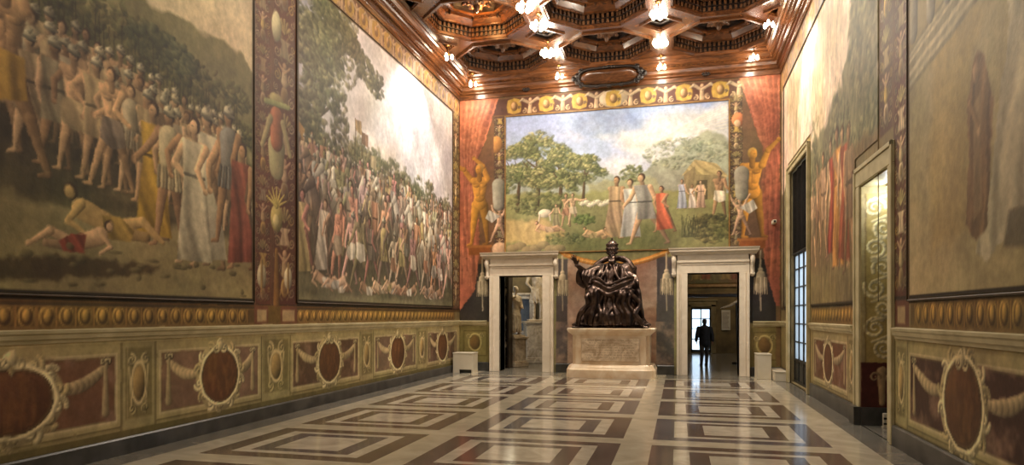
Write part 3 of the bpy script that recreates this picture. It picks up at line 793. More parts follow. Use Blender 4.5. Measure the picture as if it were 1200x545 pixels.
    for i in range(24):
        rs = random.Random(i+60); x = rs.uniform(11, 18.5); z = rs.uniform(2.6, 4.2)
        c.cap((x, z), (x+rs.uniform(-.4, .4), z+rs.uniform(.3, .8)), .011, .008, (80, 64, 44), .2, .8)
    c.paintify(.04, .34, (150, 144, 132), seed=25, dark=.15); c.a *= 1.06; c.grain(.07, .14, 25, 1., .04)
    c.rect(10.47, 10.51, 1.95, 7.85, (52, 40, 26)); c.rect(10.47, 18.8, 1.95, 1.99, (44, 34, 22)); c.rect(18.76, 18.8, 1.95, 7.85, (64, 48, 30)); c.rect(10.47, 18.8, 7.82, 7.85, (70, 50, 30))
    return c

# ---- left wall surround
def paint_left_wall():
    c = Canvas(2.5, 19.5, 0., 8.40, .02, (120, 104, 66))
    c.flip = 1
    c.rect(2.5, 19.5, 0, .32, (104, 94, 54)); c.rect(2.5, 19.5, .30, 1.40, (162, 148, 102))
    cc = [2.0, 5.28, 8.45, 11.62, 14.85, 17.98]; st = [3.6, 6.92, 9.85, 13.2, 16.4, 19.6]; hw = [.28, .28, .42, .33, .36, .3]
    for k in range(1, 6):
        dado_panel(c, st[k-1]+hw[k-1], st[k]-hw[k], cc[k], big=1.06 if k != 1 else 1.25, heart=(k == 1), field=[(112, 80, 58), (112, 78, 56), (120, 92, 74), (92, 68, 50), (116, 92, 74), (96, 72, 54)][k])
    for k in range(0, 5):
        dado_strip(c, st[k]-hw[k], st[k]+hw[k])
    c.rect(2.5, 19.5, 1.38, 1.55, (186, 174, 130))
    eggband(c, 2.5, 9.25, 1.56, 1.82); eggband(c, 10.47, 19.0, 1.56, 1.82)
    c.rect(2.5, 19.5, 1.82, 1.95, (44, 36, 24)); c.rect(2.5, 19.5, 1.84, 1.865, (128, 92, 44))
    grotesque(c, 9.25, 9.72, 1.88, 8.0, 4, (96, 54, 40)); grotesque(c, 9.72, 10.47, 1.88, 8.0, 9, (78, 42, 32)); c.rect(9.29, 10.43, 1.9, 7.8, (88, 50, 38), .35)
    # the pilaster's large motifs
    m = 9.86
    c.cap((m, 1.9), (m, 2.8), .09, .05, (120, 84, 42)); c.ell(m, 3.35, .17, .24, (160, 142, 84), 0, .5); c.ell(m-.02, 3.3, .09, .12, (190, 172, 118), 0, .4)
    for k in range(7): c.cap((m, 3.55), (m+.3*math.cos(.3+k*.42), 3.6+.28*math.sin(.3+k*.42)), .03, .012, (178, 160, 84))
    c.cap((m, 4.2), (m, 4.55), .2, .24, (140, 132, 96), .4); c.cap((m, 4.65), (m, 5.05), .17, .19, (150, 90, 62), .5); c.ell(m, 5.35, .2, .12, (150, 136, 92), 0, .5)
    c.cap((m-.18, 5.0), (m-.4, 4.5), .07, .05, (150, 136, 96)); c.cap((m+.18, 5.0), (m+.4, 4.5), .07, .05, (150, 136, 96)); c.cap((m-.3, 5.25), (m+.35, 5.33), .05, .05, (134, 136, 86))
    c.ell(m, 6.6, .14, .26, (160, 150, 118), 0, .5); c.ell(m, 7.3, .2, .14, (140, 132, 98), 0, .5)
    for x in (9.45, 10.2): c.ell(x, 2.35, .12, .2, (176, 164, 132), 0, .5); c.cap((x, 2.1), (x, 2.6), .03, .03, (140, 110, 66))
    c.rect(9.25, 10.47, 1.56, 1.86, (110, 68, 46)); c.rect(9.62, 9.98, 1.56, 1.86, (104, 80, 36)); c.rect(9.33, 9.58, 1.6, 1.8, (170, 146, 104)); c.rect(10.03, 10.4, 1.6, 1.8, (170, 146, 104))
    # frieze and end strip
    frieze(c, 2.5, 19.5, 7.86, 8.36, .62); c.rect(2.5, 19.5, 7.86, 8.36, (112, 78, 58), .4)
    grotesque(c, 18.82, 19.5, 1.9, 7.88, 21, (84, 62, 44))
    c.paintify(.018, .12, seed=35, dark=.08); c.a *= 1.08; c.grain(.10, .12, 35, 1., .035)
    return c

def drapery(c, pts, cols, seed, fr=9.):
    c.poly(pts, cols, 1, .10, fr, .12, .15, .02, seed, .03)

def folds(c, top, tie, bot, n, col, seed):
    """long curtain folds gathered at a tie"""
    rs = random.Random(seed)
    for k in range(n):
        t = (k+.5)/n
        a = (top[0]+(top[1]-top[0])*t, top[2]); b = (tie[0]+(tie[1]-tie[0])*t, tie[2]); d = (bot[0]+(bot[1]-bot[0])*t, bot[2]+rs.uniform(0, .8))
        sgc = 1.22 if k % 2 else .62; cc = [min(255, q*sgc) for q in col]
        last = a
        for j in range(1, 11):
            s_ = j/10.; p = (a[0]*(1-s_)+b[0]*s_, a[1]*(1-s_)+b[1]*s_-.35*math.sin(PI*s_)*(.5-t))
            w = .04+rs.uniform(.03, .09)*math.sin(PI*s_); c.cap(last, p, w, w, cc, .3, .34); last = p
        for j in range(1, 9):
            s_ = j/8.; p = (b[0]*(1-s_)+d[0]*s_+.05*math.sin(s_*5+k), b[1]*(1-s_)+d[1]*s_)
            w = .03+.05*math.sin(PI*s_); c.cap(last, p, w, w, cc, .3, .36); last = p


# ---- end wall surround: curtains, nudes, grotesque strips, dark niches round the doors
def paint_end_wall():
    c = Canvas(XL, XR, 0., 8.40, .02, (110, 96, 66))
    c.rect(XL, XR, 0, .3, (70, 66, 60))
    for a, b in ((XL, -5.6), (1.9, XR)):
        c.rect(a, b, .25, 1.42, (124, 110, 62)); c.rect(a+.12, b-.1, .45, 1.25, (104, 88, 48)); c.rect(a+.16, b-.14, .49, 1.21, (132, 116, 66))
        m = (a+b)/2; c.ring(m, .88, .2, .26, .03, (166, 148, 92)); c.ell(m, .88, .16, .22, (112, 84, 44)); c.rect(a, b, 1.36, 1.52, (150, 134, 88))
        for sg in (-1, 1): c.swirl(m+sg*.2, 1.08, .09, (166, 148, 96), .02, 1.2, sg)
        c.rect(a, b, 1.52, 3.9, (58, 52, 48))
    c.rect(1.95, 2.62, 1.5, 3.5, (46, 42, 40)); c.rect(2.62, XR, .3, 8.3, (120, 92, 58))
    # panelled middle between the doorcases
    c.rect(-3.62, -.05, .0, 3.75, (142, 138, 92))
    c.rect(-3.55, -3.2, .25, 3.4, (84, 78, 78)); c.rect(-.62, -.12, .25, 3.4, (84, 78, 78)); c.rect(-3.2, -.62, .25, 3.45, (160, 122, 100))
    w = c.win(-3.2, -.62, .25, 3.4); sl, U, V = w
    n = noise2(c.a[sl].shape[:2], 30, 6, 44, 1.5, 1.); c.mix(sl, C(196, 168, 148), np.clip((n-.45)*4, 0, .9)); c.mix(sl, C(112, 76, 62), np.clip((.42-n)*5, 0, .7))
    for a, b in ((-3.55, -3.2), (-.62, -.12)):
        sl, U, V = c.win(a, b, .3, 1.5); n = noise2(c.a[sl].shape[:2], 18, 5, 45); c.mix(sl, C(150, 128, 112), np.clip((n-.42)*4, 0, .85))
    c.poly([(-3.5, 3.8), (-3.2, 3.45), (-2.6, 3.22), (-1.85, 3.12), (-1.1, 3.22), (-.5, 3.45), (-.15, 3.8)], (140, 138, 90), 1, .04, rag=.02)
    for r, col in ((.075, (206, 132, 52)), (.03, (226, 164, 86))):
        pts = [(-3.42+.135*k, 3.62-.42*math.sin(PI*k/24)**.8 if 0 < k < 24 else 3.66) for k in range(25)]
        c.line(pts, r, col, 1, .4)
    # grotesque strips either side of the landscape
    frieze(c, -5.5, 1.72, 7.8, 8.36, 1.0, 3, .65)
    grotesque(c, -5.5, -5.11, 3.6, 7.8, 31, (88, 60, 48)); grotesque(c, 1.37, 1.78, 3.6, 7.8, 32, (84, 64, 50))
    c.ell(-5.42, 6.95, .2, .26, (190, 132, 70), 0, .5); c.ell(1.62, 7.2, .17, .2, (196, 120, 76), 0, .5); c.ell(1.6, 7.1, .09, .1, (206, 176, 140), 0, .4)
    # dark shadowed painted recess beside the nudes and the curtains
    c.rect(-6.6, -5.5, 3.3, 8.38, (120, 84, 56)); c.rect(1.74, 2.66, 3.3, 8.38, (112, 84, 60))
    drapery(c, [(-6.6, 8.38), (-5.35, 8.38), (-5.5, 7.9), (-5.75, 7.1), (-6.1, 6.4), (-6.3, 5.9), (-6.0, 5.2), (-5.95, 3.7), (-6.05, 2.9), (-6.1, 2.5), (-6.6, 1.85)], (204, 116, 84), 3, 10)
    drapery(c, [(-6.6, 7.2), (-5.7, 8.2), (-5.9, 7.0), (-6.4, 6.3), (-6.6, 6.3)], (214, 130, 98), 5, 8)
    drapery(c, [(1.66, 8.38), (2.72, 8.38), (2.72, 1.95), (2.62, 1.98), (2.42, 2.7), (2.3, 3.4), (2.28, 4.6), (2.36, 5.6), (2.42, 6.3), (2.15, 6.7), (1.98, 7.3)], (202, 112, 82), 7, 10)
    drapery(c, [(1.75, 8.3), (2.7, 8.3), (2.7, 6.6), (2.35, 6.2), (2.1, 7.0)], (214, 130, 100), 9, 7)
    folds(c, (-6.5, -5.45, 8.3), (-6.45, -6.1, 6.15), (-6.5, -6.0, 2.5), 11, (200, 112, 80), 3)
    folds(c, (2.65, 1.75, 8.3), (2.6, 2.3, 6.3), (2.65, 2.35, 2.6), 11, (198, 108, 78), 4)
    for sg, x in ((1, -5.95), (-1, 2.0)):
        nu = (206, 142, 54)
        c.flip = sg
        c.person(x, 3.85, 2.55, nu, nu, 'nude', ([1.9*sg if sg > 0 else .6, 2.4], [2.2, 2.8]) if sg > 0 else ([1.2, .8], [-1.2, -1.4]), 0, .04, hair=(196, 150, 70), seed=600)
        c.rect(x-.35, x+.35, 3.58, 3.86, (150, 84, 36)); c.rect(x-.4, x+.4, 3.8, 3.88, (176, 110, 54))
    c.flip = 1
    for x, sg in ((-5.35, 1), (1.72, -1)):
        c.person(x, 3.95, 1.05, (214, 172, 140), (200, 150, 120), 'nude', ([1.2, 1.0], [2.2, 1.9]), .05*sg, .14, hair=(150, 112, 70), seed=610)
        c.poly([(x+.05*sg, 4.75), (x-.3*sg, 4.95), (x-.42*sg, 4.7), (x-.2*sg, 4.55)], (200, 196, 190), .9, .15, 40)
        c.cap((x, 5.1), (x, 5.7), .17, .2, (150, 146, 130), .4)
    c.ell(-5.3, 3.75, .25, .2, (196, 160, 130), 0, .4); 
    # painted tassels that hang beside the doorcases
    for x in (-5.86, -3.36, -.33, 2.22):
        c.cap((x, 3.5), (x, 2.95), .025, .03, (190, 174, 146)); c.ell(x, 2.98, .07, .07, (196, 178, 148), 0, .5)
        c.cap((x, 2.85), (x, 2.5), .11, .17, (196, 180, 150), .4)
        for k in range(7): c.cap((x-.15+.05*k, 2.75), (x-.17+.057*k, 2.3), .022, .012, (206, 188, 156) if k % 2 else (156, 138, 110), .4)
        c.cap((x, 2.3), (x+.01, 1.85), .02, .018, (166, 152, 130))
    c.paintify(.025, .12, seed=55, dark=.1); c.grain(.07, .1, 55, 1., .035)
    return c

# ---- right wall, far: pale sky over wooded slopes with figures
def paint_right_far():
    c = Canvas(10.32, 19.2, 1.9, 7.78, .02)
    c.flip = -1
    c.a[:] = C(228, 204, 190)
    n = noise2((c.nv, c.nu), 90, 6, 63, .8, 1.6); c.mix(np.s_[:, :], C(206, 182, 140), np.clip((n-.45)*4, 0, .7))
    c.poly([(10.2, 7.9), (11.9, 7.9), (11.7, 6.9), (11.9, 6.2), (12.4, 5.65), (13.5, 5.6), (14.5, 5.3), (16, 5.3), (17.8, 5.3), (19.3, 5.0), (19.3, 1.8), (10.2, 1.8)], (124, 120, 90), 1, .05, 5, .2, .1, .1, 3, .3)
    for k in range(70):
        rs = random.Random(k+1); x = rs.uniform(10.4, 15.2); z = rs.uniform(4.0, 7.7)
        if x > 11.7 and z > 5.5: continue
        c.leaves(x, z, .4, .4, 32, [(102, 104, 74), (126, 122, 86), (84, 88, 64), (146, 138, 100)], .07, .65, k)
    for k in range(16):
        rs = random.Random(k+91); x = rs.uniform(12.4, 18.4); z = rs.uniform(5.7, 7.4)
        c.cap((x, z), (x+.05, z-.3*rs.random()-.1), .03, .012, (134, 108, 92), .2, .7)
    c.poly([(10.2, 4.3), (13.5, 4.6), (15, 4.0), (16, 3.0), (15, 1.8), (10.2, 1.8)], (126, 98, 66), .8, .05, soft=.2, rag=.25)
    c.poly([(10.2, 2.8), (16, 2.6), (16, 1.8), (10.2, 1.8)], (134, 118, 76), .9, .05, soft=.2, rag=.2)
    for k, (x, z, h, cl) in enumerate([(14.4, 2.9, 1.9, (150, 112, 84)), (13.9, 2.8, 2.1, (180, 140, 112)), (13.2, 2.7, 2.3, (160, 62, 44)), (12.7, 2.5, 2.6, (188, 128, 60)), (12.3, 2.5, 2.5, (150, 70, 50)), (11.9, 2.4, 2.5, (140, 110, 84)), (14.9, 2.7, 1.8, (140, 120, 90))]):
        c.person(x, z, h, SKINS[k % 4], cl, ['loin', 'tunic', 'cloak', 'robe', 'cloak', 'tunic', 'loin'][k], seed=700+k, lean=.04)
    c.paintify(.09, .2, seed=65, dark=.1, drip=.35); c.a *= 1.06; c.grain(.10, .12, 65, 2., .04)
    c.rect(10.32, 19.2, 1.9, 1.94, (40, 30, 20))
    return c

# ---- right wall, near: pale wall with a veiled standing woman and white hangings
def paint_right_near():
    c = Canvas(2.6, 9.06, 1.9, 7.8, .02)
    c.flip = -1
    c.a[:] = C(150, 136, 98)
    n = noise2((c.nv, c.nu), 90, 6, 73); c.mix(np.s_[:, :], C(170, 154, 112), np.clip((n-.45)*4, 0, .7))
    c.poly([(8.3, 4.6), (7.6, 5.0), (7.1, 4.4), (7.3, 2.5), (8.3, 2.4)], (168, 142, 84), .6, soft=.25, rag=.2)
    # painted architecture: a raking cornice and columns
    for k, (w, col) in enumerate([(.5, (120, 112, 84)), (.4, (176, 166, 134)), (.3, (140, 130, 100)), (.2, (190, 178, 146)), (.1, (126, 118, 90))]):
        c.poly([(9.1, 4.42+(.5-w)*.6), (9.1, 4.42+(.5-w)*.6+w), (6.1, 4.8+(.5-w)*.6+w), (6.1, 4.8+(.5-w)*.6)], col, .9, .05, 30, .6)
    for x in (8.85, 8.3, 7.8): c.cap((x, 5.1), (x, 7.8), .13, .13, (128, 124, 110), .5)
    # hangings and veil
    hang = (176, 166, 138)
    c.poly([(6.75, 7.8), (6.6, 5.6), (6.5, 4.2), (6.85, 2.9), (7.15, 2.3), (6.9, 2.2), (6.2, 2.6), (5.0, 2.8), (4.6, 7.8), (6.2, 7.8)], hang, 1, .1, 16, .15, .1, .02, 4, .04)
    c.poly([(6.3, 5.0), (6.2, 3.1), (5.4, 2.9), (5.0, 5.0)], (140, 132, 112), .8, .12, 18, .1, 0, .05, 6)
    c.rect(2.6, 5.0, 1.9, 7.8, (146, 128, 94), .8)
    for k, x in enumerate((4.5, 3.7, 3.0)): c.person(x, 2.5, 2.8, SKINS[k], [(150, 90, 60), (140, 130, 90), (110, 100, 110)][k], 'robe', seed=760+k)
    dk = (122, 92, 66)
    c.poly([(7.2, 4.1), (7.1, 4.22), (6.97, 4.1), (6.78, 3.6), (6.85, 3.0), (6.92, 2.5), (7.15, 2.4), (7.38, 2.6), (7.3, 3.2), (7.34, 3.7)], dk, 1, .15, 26, .1, .1, .02, 8, .03)
    c.poly([(7.2, 3.7), (7.05, 3.8), (7.02, 2.7), (7.2, 2.6)], (150, 124, 92), .7, .1, 30, 0, 0, .03)
    c.ell(7.14, 4.0, .07, .10, (176, 140, 106), 0, .4); c.ell(7.09, 4.06, .09, .14, dk, .2, .3, .5)
    c.cap((7.28, 3.75), (7.08, 3.45), .04, .035, (150, 116, 84)); c.ell(7.08, 3.42, .04, .05, (176, 140, 106))
    c.poly([(6.5, 2.6), (5.2, 2.6), (5.2, 2.15), (6.6, 2.3)], (84, 76, 60), .8, .05, soft=.05)
    c.paintify(.03, .2, seed=75, dark=.08); c.a *= 1.12; c.grain(.08, .14, 75, 1.6, .03)
    c.rect(2.6, 9.06, 1.9, 1.95, (40, 30, 20)); c.rect(9.0, 9.06, 1.9, 7.8, (74, 54, 32))
    return c

def paint_right_wall():
    c = Canvas(2.5, 19.5, 0., 8.40, .02, (128, 112, 72))
    c.flip = -1
    c.rect(2.5, 19.5, 0, .4, (100, 86, 52)); c.rect(2.5, 19.5, .3, 1.4, (140, 124, 80))
    dado_panel(c, 12.1, 15.0, 13.6, field=(108, 70, 44), big=.95); dado_strip(c, 11.6, 12.1)
    dado_panel(c, 5.9, 9.1, 7.5, field=(70, 42, 34), big=1.2); dado_strip(c, 9.1, 9.6); dado_strip(c, 5.4, 5.9); dado_panel(c, 2.5, 5.4, 4.0, field=(74, 36, 28), big=1.2)
    c.rect(2.5, 19.5, 1.38, 1.55, (150, 136, 92))
    eggband(c, 11.6, 15.3, 1.56, 1.84); eggband(c, 2.5, 9.0, 1.56, 1.86)
    c.rect(2.5, 19.5, 1.86, 1.95, (40, 32, 22))
    grotesque(c, 9.06, 9.66, 1.95, 7.9, 41, (92, 52, 38)); grotesque(c, 9.66, 10.32, 4.2, 7.9, 44, (96, 66, 48))
    c.rect(9.06, 9.6, 1.56, 1.9, (104, 60, 42)); c.rect(9.2, 9.5, 1.6, 1.82, (166, 140, 98))
    c.rect(15.2, 18.2, 0, 5.55, (148, 128, 82)); c.rect(15.28, 15.4, 0.2, 5.45, (110, 92, 56)); c.rect(18.05, 18.12, .2, 5.45, (110, 92, 56))
    frieze(c, 2.5, 19.5, 7.8, 8.36, .7, 7); c.rect(2.5, 19.5, 7.8, 8.36, (128, 92, 72), .5); grotesque(c, 18.9, 19.5, 1.9, 7.8, 43, (110, 92, 66))
    c.paintify(.02, .15, seed=85, dark=.1); c.a *= 1.1; c.grain(.10, .12, 85, 1., .035)
    return c

def paint_jamb():
    c = Canvas(XR, XR+.75, 0., 3.75, .012, (172, 154, 104))
    c.rect(XR, XR+.75, .25, .98, (84, 38, 28)); c.rect(XR+.07, XR+.68, .98, 3.6, (176, 152, 84))
    for k in range(8):
        z = 1.2+.31*k
        c.swirl(XR+.26+.06*(-1)**k, z, .16, (214, 198, 146), .03, 1.7, 1 if k % 2 else -1, k*.9); c.cap((XR+.16, z+.1), (XR+.42, z+.2), .02, .03, (206, 190, 138))
        c.swirl(XR+.54-.04*(-1)**k, z+.14, .11, (206, 188, 134), .024, 1.5, -1 if k % 2 else 1, k*.7)
    c.rect(XR+.06, XR+.075, .98, 3.6, (128, 104, 60)); c.rect(XR+.67, XR+.685, .98, 3.6, (128, 104, 60))
    c.cap((XR+.3, .35), (XR+.3, .85), .04, .07, (170, 140, 96)); c.swirl(XR+.2, .75, .08, (160, 130, 90), .02, 1.2, 1); c.swirl(XR+.42, .75, .08, (160, 130, 90), .02, 1.2, -1)
    c.paintify(.02, .15, seed=95); c.grain(.08, .1, 95)
    return c

def paint_far_room(seed):
    c = Canvas(-4, 4, 2.4, 5.4, .04, (120, 84, 50))
    n = noise2((c.nv, c.nu), 50, 5, seed); c.mix(np.s_[:, :], C(150, 110, 70), np.clip((n-.45)*4, 0, .8)); c.mix(np.s_[:, :], C(90, 96, 60), np.clip((.42-n)*4, 0, .7))
    for k in range(14):
        c.person(-3.7+.56*k, 2.6, 1.7, SKINS[k % 4], [(150, 70, 44), (120, 110, 70), (160, 130, 70)][k % 3], 'robe', seed=seed+k)
    c.paintify(.1, .3, seed=seed); c.grain(.12, .2, seed)
    return c
# ------------------------------------------------------------------ the room shell
WT = .6
LD = (-5.3, -3.96, 0, 2.91); RD = (.25, 1.65, 0, 2.91)          # the two openings of the end wall (x0,x1,z0,z1)
WIN = (15.45, 17.95, 0.03, 5.3); NI = (9.86, 11.3, 0, 3.72)      # window and doorway of the right wall (y0,y1,z0,z1)

def wall_boxes(axis, lo, hi, p, q, ztop, holes):
    """wall with openings, as one mesh; axis 'x': wall runs along X from lo to hi and fills Y p..q"""
    m = MB(); cuts = sorted(holes); last = lo
    def bx(a, b, z0, z1):
        if b-a < 1e-4 or z1-z0 < 1e-4: return
        if axis == 'x': m.box(a, b, p, q, z0, z1)
        else: m.box(p, q, a, b, z0, z1)
    for (a, b, z0, z1) in cuts:
        bx(last, a, 0, ztop); bx(a, b, 0, z0); bx(a, b, z1, ztop); last = b
    bx(last, hi, 0, ztop)
    return m

def painted_wall(name, canvas, plane, at, nrm, body, holes=()):
    o = slab(name, canvas, plane, at, nrm, [M['paint']], holes=holes)
    return o

def hole(h): return (h[0], h[1], h[2]-1, h[3])
# bodies of the walls; the painted plaster skins carry the same structure kind
struct(wall_boxes('y', YF, YB+WT, XL-WT, XL-.02, ZC+.6, []).build('wall_left', M['olive_wall']))
struct(wall_boxes('x', XL, XR, YB+.02, YB+WT, ZC+.6, [LD, RD]).build('wall_back', M['olive_wall']))
struct(wall_boxes('y', YF, YB+WT, XR+.02, XR+WT, ZC+.6, [NI, WIN]).build('wall_right', M['olive_wall']))
struct(wall_boxes('x', XL-WT, XR+WT, YF-WT, YF, ZC+.6, []).build('wall_front', M['olive_wall']))
struct(slab('wall_left', paint_left_wall(), 'x', XL, +1, [M['paint']]))
struct(slab('wall_back', paint_end_wall(), 'y', YB, -1, [M['paint']], holes=[hole(LD), hole(RD)]))
struct(slab('wall_right', paint_right_wall(), 'x', XR, -1, [M['paint']], holes=[hole(NI), hole(WIN)]))

# frescoes: each is a field of its own with a narrow painted-wood border
def fresco(name, canvas, plane, at, nrm, label, holes=(), border=None, bw=.05, bmat='dark_frame', bd=.03):
    root = thing(name, label, 'fresco', (0, 0, 0))
    slab('painted_field', canvas, plane, at, nrm, [M['paint']], root, .012, holes=holes)
    a, b, p, q = border
    m = MB()
    t0, t1 = (at-nrm*.012, at+nrm*bd) if nrm > 0 else (at+nrm*bd, at-nrm*.012)
    for (u0, u1, v0, v1) in ((a, b, p-bw, p), (a, b, q, q+bw), (a-bw, a, p-bw, q+bw), (b, b+bw, p-bw, q+bw)):
        if plane == 'x': m.box(t0, t1, u0, u1, v0, v1, 0, .008)
        else: m.box(u0, u1, t0, t1, v0, v1, 0, .008)
    m.build('frame', M[bmat], root)
    return root

fresco('fresco', paint_ranks(), 'x', XL+.013, 1, 'large fresco of helmeted soldiers in ranks, nearer of two on the left wall', border=(2.6, 9.22, 1.93, 7.8), bw=.025, bd=.015)
fresco('fresco', paint_melee(), 'x', XL+.013, 1, 'large battle fresco with a big tree, farther of two on the left wall', border=(10.47, 18.8, 1.95, 7.85), bw=.025, bd=.015)
fresco('fresco', paint_landscape(), 'y', YB-.013, -1, 'pastoral landscape fresco with trees and figures, high on the end wall above the bronze statue', border=(-5.11, 1.37, 3.62, 7.76), bmat='gold_leaf', bw=.035)
fh = (NI[0]-.3, NI[1]+.28, -1, 4.2); fw = (15.2, 18.2, -1, 5.6)
rf = fresco('fresco', paint_right_far(), 'x', XR-.013, -1, 'worn fresco of red-robed figures under a pink sky, beside the window on the right wall', holes=[fh, fw], border=(10.32, 18.85, 1.9, 7.78), bw=.03)
for ch in list(rf.children):                                   # its border only runs where the field does
    if ch.name.startswith('frame'): bpy.data.objects.remove(ch)
m = MB()
for (a, b, p, q) in ((10.32, 18.88, 7.78, 7.82), (18.85, 18.88, 1.86, 7.82), (18.2, 18.88, 1.86, 1.9)):
    m.box(XR-.04, XR-.001, a, b, p, q)
m.build('frame', M['dark_frame'], rf)
fresco('fresco', paint_right_near(), 'x', XR-.013, -1, 'pale fresco of a veiled figure beside white hangings, nearest on the right wall', border=(2.6, 9.06, 1.9, 7.8), bw=.025, bd=.015)

# ledges (dado cornice) and base boards
def run(name, axis, at, nrm, segs, prof, mat):
    """moulding of profile [(out, z)] along the wall"""
    m = MB()
    for a, b in segs:
        poly = [(at+nrm*d, z) for d, z in prof]
        if axis == 'y': m.prism(poly, 'y', a, b)
        else: m.prism(poly, 'x', a, b)
    return struct(m.build(name, M[mat]))
ledge = [(-.005, 1.40), (.015, 1.40), (.025, 1.43), (.05, 1.45), (.055, 1.49), (.075, 1.51), (.08, 1.54), (-.005, 1.55)]
base = [(-.005, 0), (.035, 0), (.035, .19), (.02, .21), (-.005, .21)]
run('trim_1', 'y', XL, 1, [(2.0, YB)], ledge, 'trim_cream')
run('trim_2', 'y', XR, -1, [(2.0, 9.55), (11.62, 15.2), (18.2, YB)], ledge, 'trim_cream')
run('trim_3', 'x', YB, -1, [(XL, -5.72), (2.02, XR)], ledge, 'trim_cream')
run('baseboard_left', 'y', XL, 1, [(YF, YB)], base, 'slate')
base2 = [(-.005, 0), (.04, 0), (.04, .25), (.02, .27), (-.005, .27)]
run('baseboard_right', 'y', XR, -1, [(YF, 9.6), (11.58, 15.2), (18.2, YB)], base2, 'slate')
run('baseboard_back', 'x', YB, -1, [(XL, -5.66), (-3.56, -3.02), (-.6, -.12), (1.98, XR)], base2, 'slate')

# ------------------------------------------------------------------ floor of nested rectangles
def make_floor():
    m = MB(); z = 0.0
    mats = ['floor_light', 'floor_dark', 'floor_pale', 'floor_slate', 'floor_grey']
    def q(x0, x1, y0, y1, mi):
        if x1 > x0 and y1 > y0: m.add([(x0, y0, z), (x1, y0, z), (x1, y1, z), (x0, y1, z)], [(0, 1, 2, 3)], mi)
    def frame(X0, X1, Y0, Y1, x0, x1, y0, y1, mi):
        q(X0, X1, Y0, y0, mi); q(X0, X1, y1, Y1, mi); q(X0, x0, y0, y1, mi); q(x1, X1, y0, y1, mi)
    cols = [(-5.75, -3.45), (-3.04, -.74), (-.34, 1.93)]
    px, py = 2.28, 2.28
    Y0 = 9.24-2.28*6; n = 10; YE = Y0+2.28*n
    q(XL-.02, -6.16, YF, YB, 4); q(2.38, XR+.02, YF, YB, 4)
    q(-6.16, -5.75, YF, YB, 0); q(1.93, 2.38, YF, YB, 0); q(-3.45, -3.04, YF, YB, 0); q(-.74, -.34, YF, YB, 0)
    rs = random.Random(5)
    for (a, b) in cols:
        q(a, b, YF, Y0, 0)
        for k in range(n):
            y0 = Y0+k*py; y1 = y0+1.9
            o_ = rs.choice([1, 1, 3]); i_ = rs.choice([1, 1, 3])
            x = (a, a+.28, a+.47, a+.70, b-.70, b-.47, b-.28, b)
            y = (y0, y0+.23, y0+.36, y0+.53, y1-.53, y1-.36, y1-.23, y1)
            frame(x[0], x[7], y[0], y[7], x[1], x[6], y[1], y[6], o_)
            frame(x[1], x[6], y[1], y[6], x[2], x[5], y[2], y[5], 2)
            frame(x[2], x[5], y[2], y[5], x[3], x[4], y[3], y[4], i_)
            q(x[3], x[4], y[3], y[4], 2)
            q(a, b, y1, y0+py if k < n-1 else y1+.3, 0)
        e = Y0+(n-1)*py+2.2
        q(a, b, e, YB, 4)
    q(LD[0], LD[1], YB, YB+WT, 4); q(RD[0], RD[1], YB, YB+WT, 4)
    m.add([(XR, NI[0], 0), (XR+2.5, NI[0], 0), (XR+2.5, NI[1], 0), (XR, NI[1], 0)], [(0, 1, 2, 3)], 4)
    o = m.build('floor', [M[k] for k in mats])
    # keep every stone facing up
    return struct(o)
make_floor()
m = MB(); m.box(XL-WT, XR+3.2, YF-WT, YB+WT, -.25, -.01); struct(m.build('floor', M['floor_grey']))

# ------------------------------------------------------------------ ceiling with coffers
PX, PY = 2.93, 2.52; CX0 = -1.9; CY = [18.1, 15.58, 13.06]
OCT = [(1.22, .41), (.5, 1.10), (-.5, 1.10), (-1.22, .41), (-1.22, -.41), (-.5, -1.10), (.5, -1.10), (1.22, -.41)]
DX, DY = .49, .46
def make_ceiling():
    m = MB(); z = ZC
    def face(pts): m.add([(x, y, z) for x, y in pts]+[(x, y, z+.06) for x, y in pts], [tuple(range(len(pts)-1, -1, -1)), tuple(range(len(pts), 2*len(pts)))]+[(i, (i+1) % len(pts), (i+1) % len(pts)+len(pts), i+len(pts)) for i in range(len(pts))])
    hx, hy = PX/2, PY/2
    for j in CY:
        for i in (-1, 0, 1):
            cx = CX0+i*PX
            f = lambda pts: face([(cx+x, j+y) for x, y in pts])
            for sx in (-1, 1):
                f([(sx*1.22, -.41), (sx*1.22, .41), (sx*hx, hy-DY), (sx*hx, -hy+DY)])
                f([(-.5, sx*1.10), (.5, sx*1.10), (hx-DX, sx*hy), (-hx+DX, sx*hy)])
                for sy in (-1, 1):
                    f([(sx*1.22, sy*.41), (sx*.5, sy*1.10), (sx*(hx-DX), sy*hy), (sx*hx, sy*(hy-DY))])
    x0, x1 = CX0-1.5*PX, CX0+1.5*PX; y0, y1 = CY[-1]-hy, CY[0]+hy
    # the half lozenges against the walls stay flat, and so does the rest of the hall behind
    face([(XL-.1, YF-.1), (XR+.1, YF-.1), (XR+.1, y0), (XL-.1, y0)])
    face([(XL-.1, y0), (x0, y0), (x0, y1), (XL-.1, y1)]); face([(x1, y0), (XR+.1, y0), (XR+.1, y1), (x1, y1)])
    face([(XL-.1, y1), (XR+.1, y1), (XR+.1, YB+.1), (XL-.1, YB+.1)])
    for k in range(4):
        cx = x0+k*PX
        for cy in (y0, y1):
            s_ = 1 if cy == y0 else -1
            if 0 < k < 3: face([(cx-DX, cy), (cx+DX, cy), (cx, cy+s_*DY)])
    return struct(m.build('ceiling', M['wood']))
make_ceiling()
m = MB(); m.box(XL-WT, XR+WT, YF-WT, YB+WT, ZC+.75, ZC+.9); struct(m.build('ceiling', M['wood_dark_shade']))

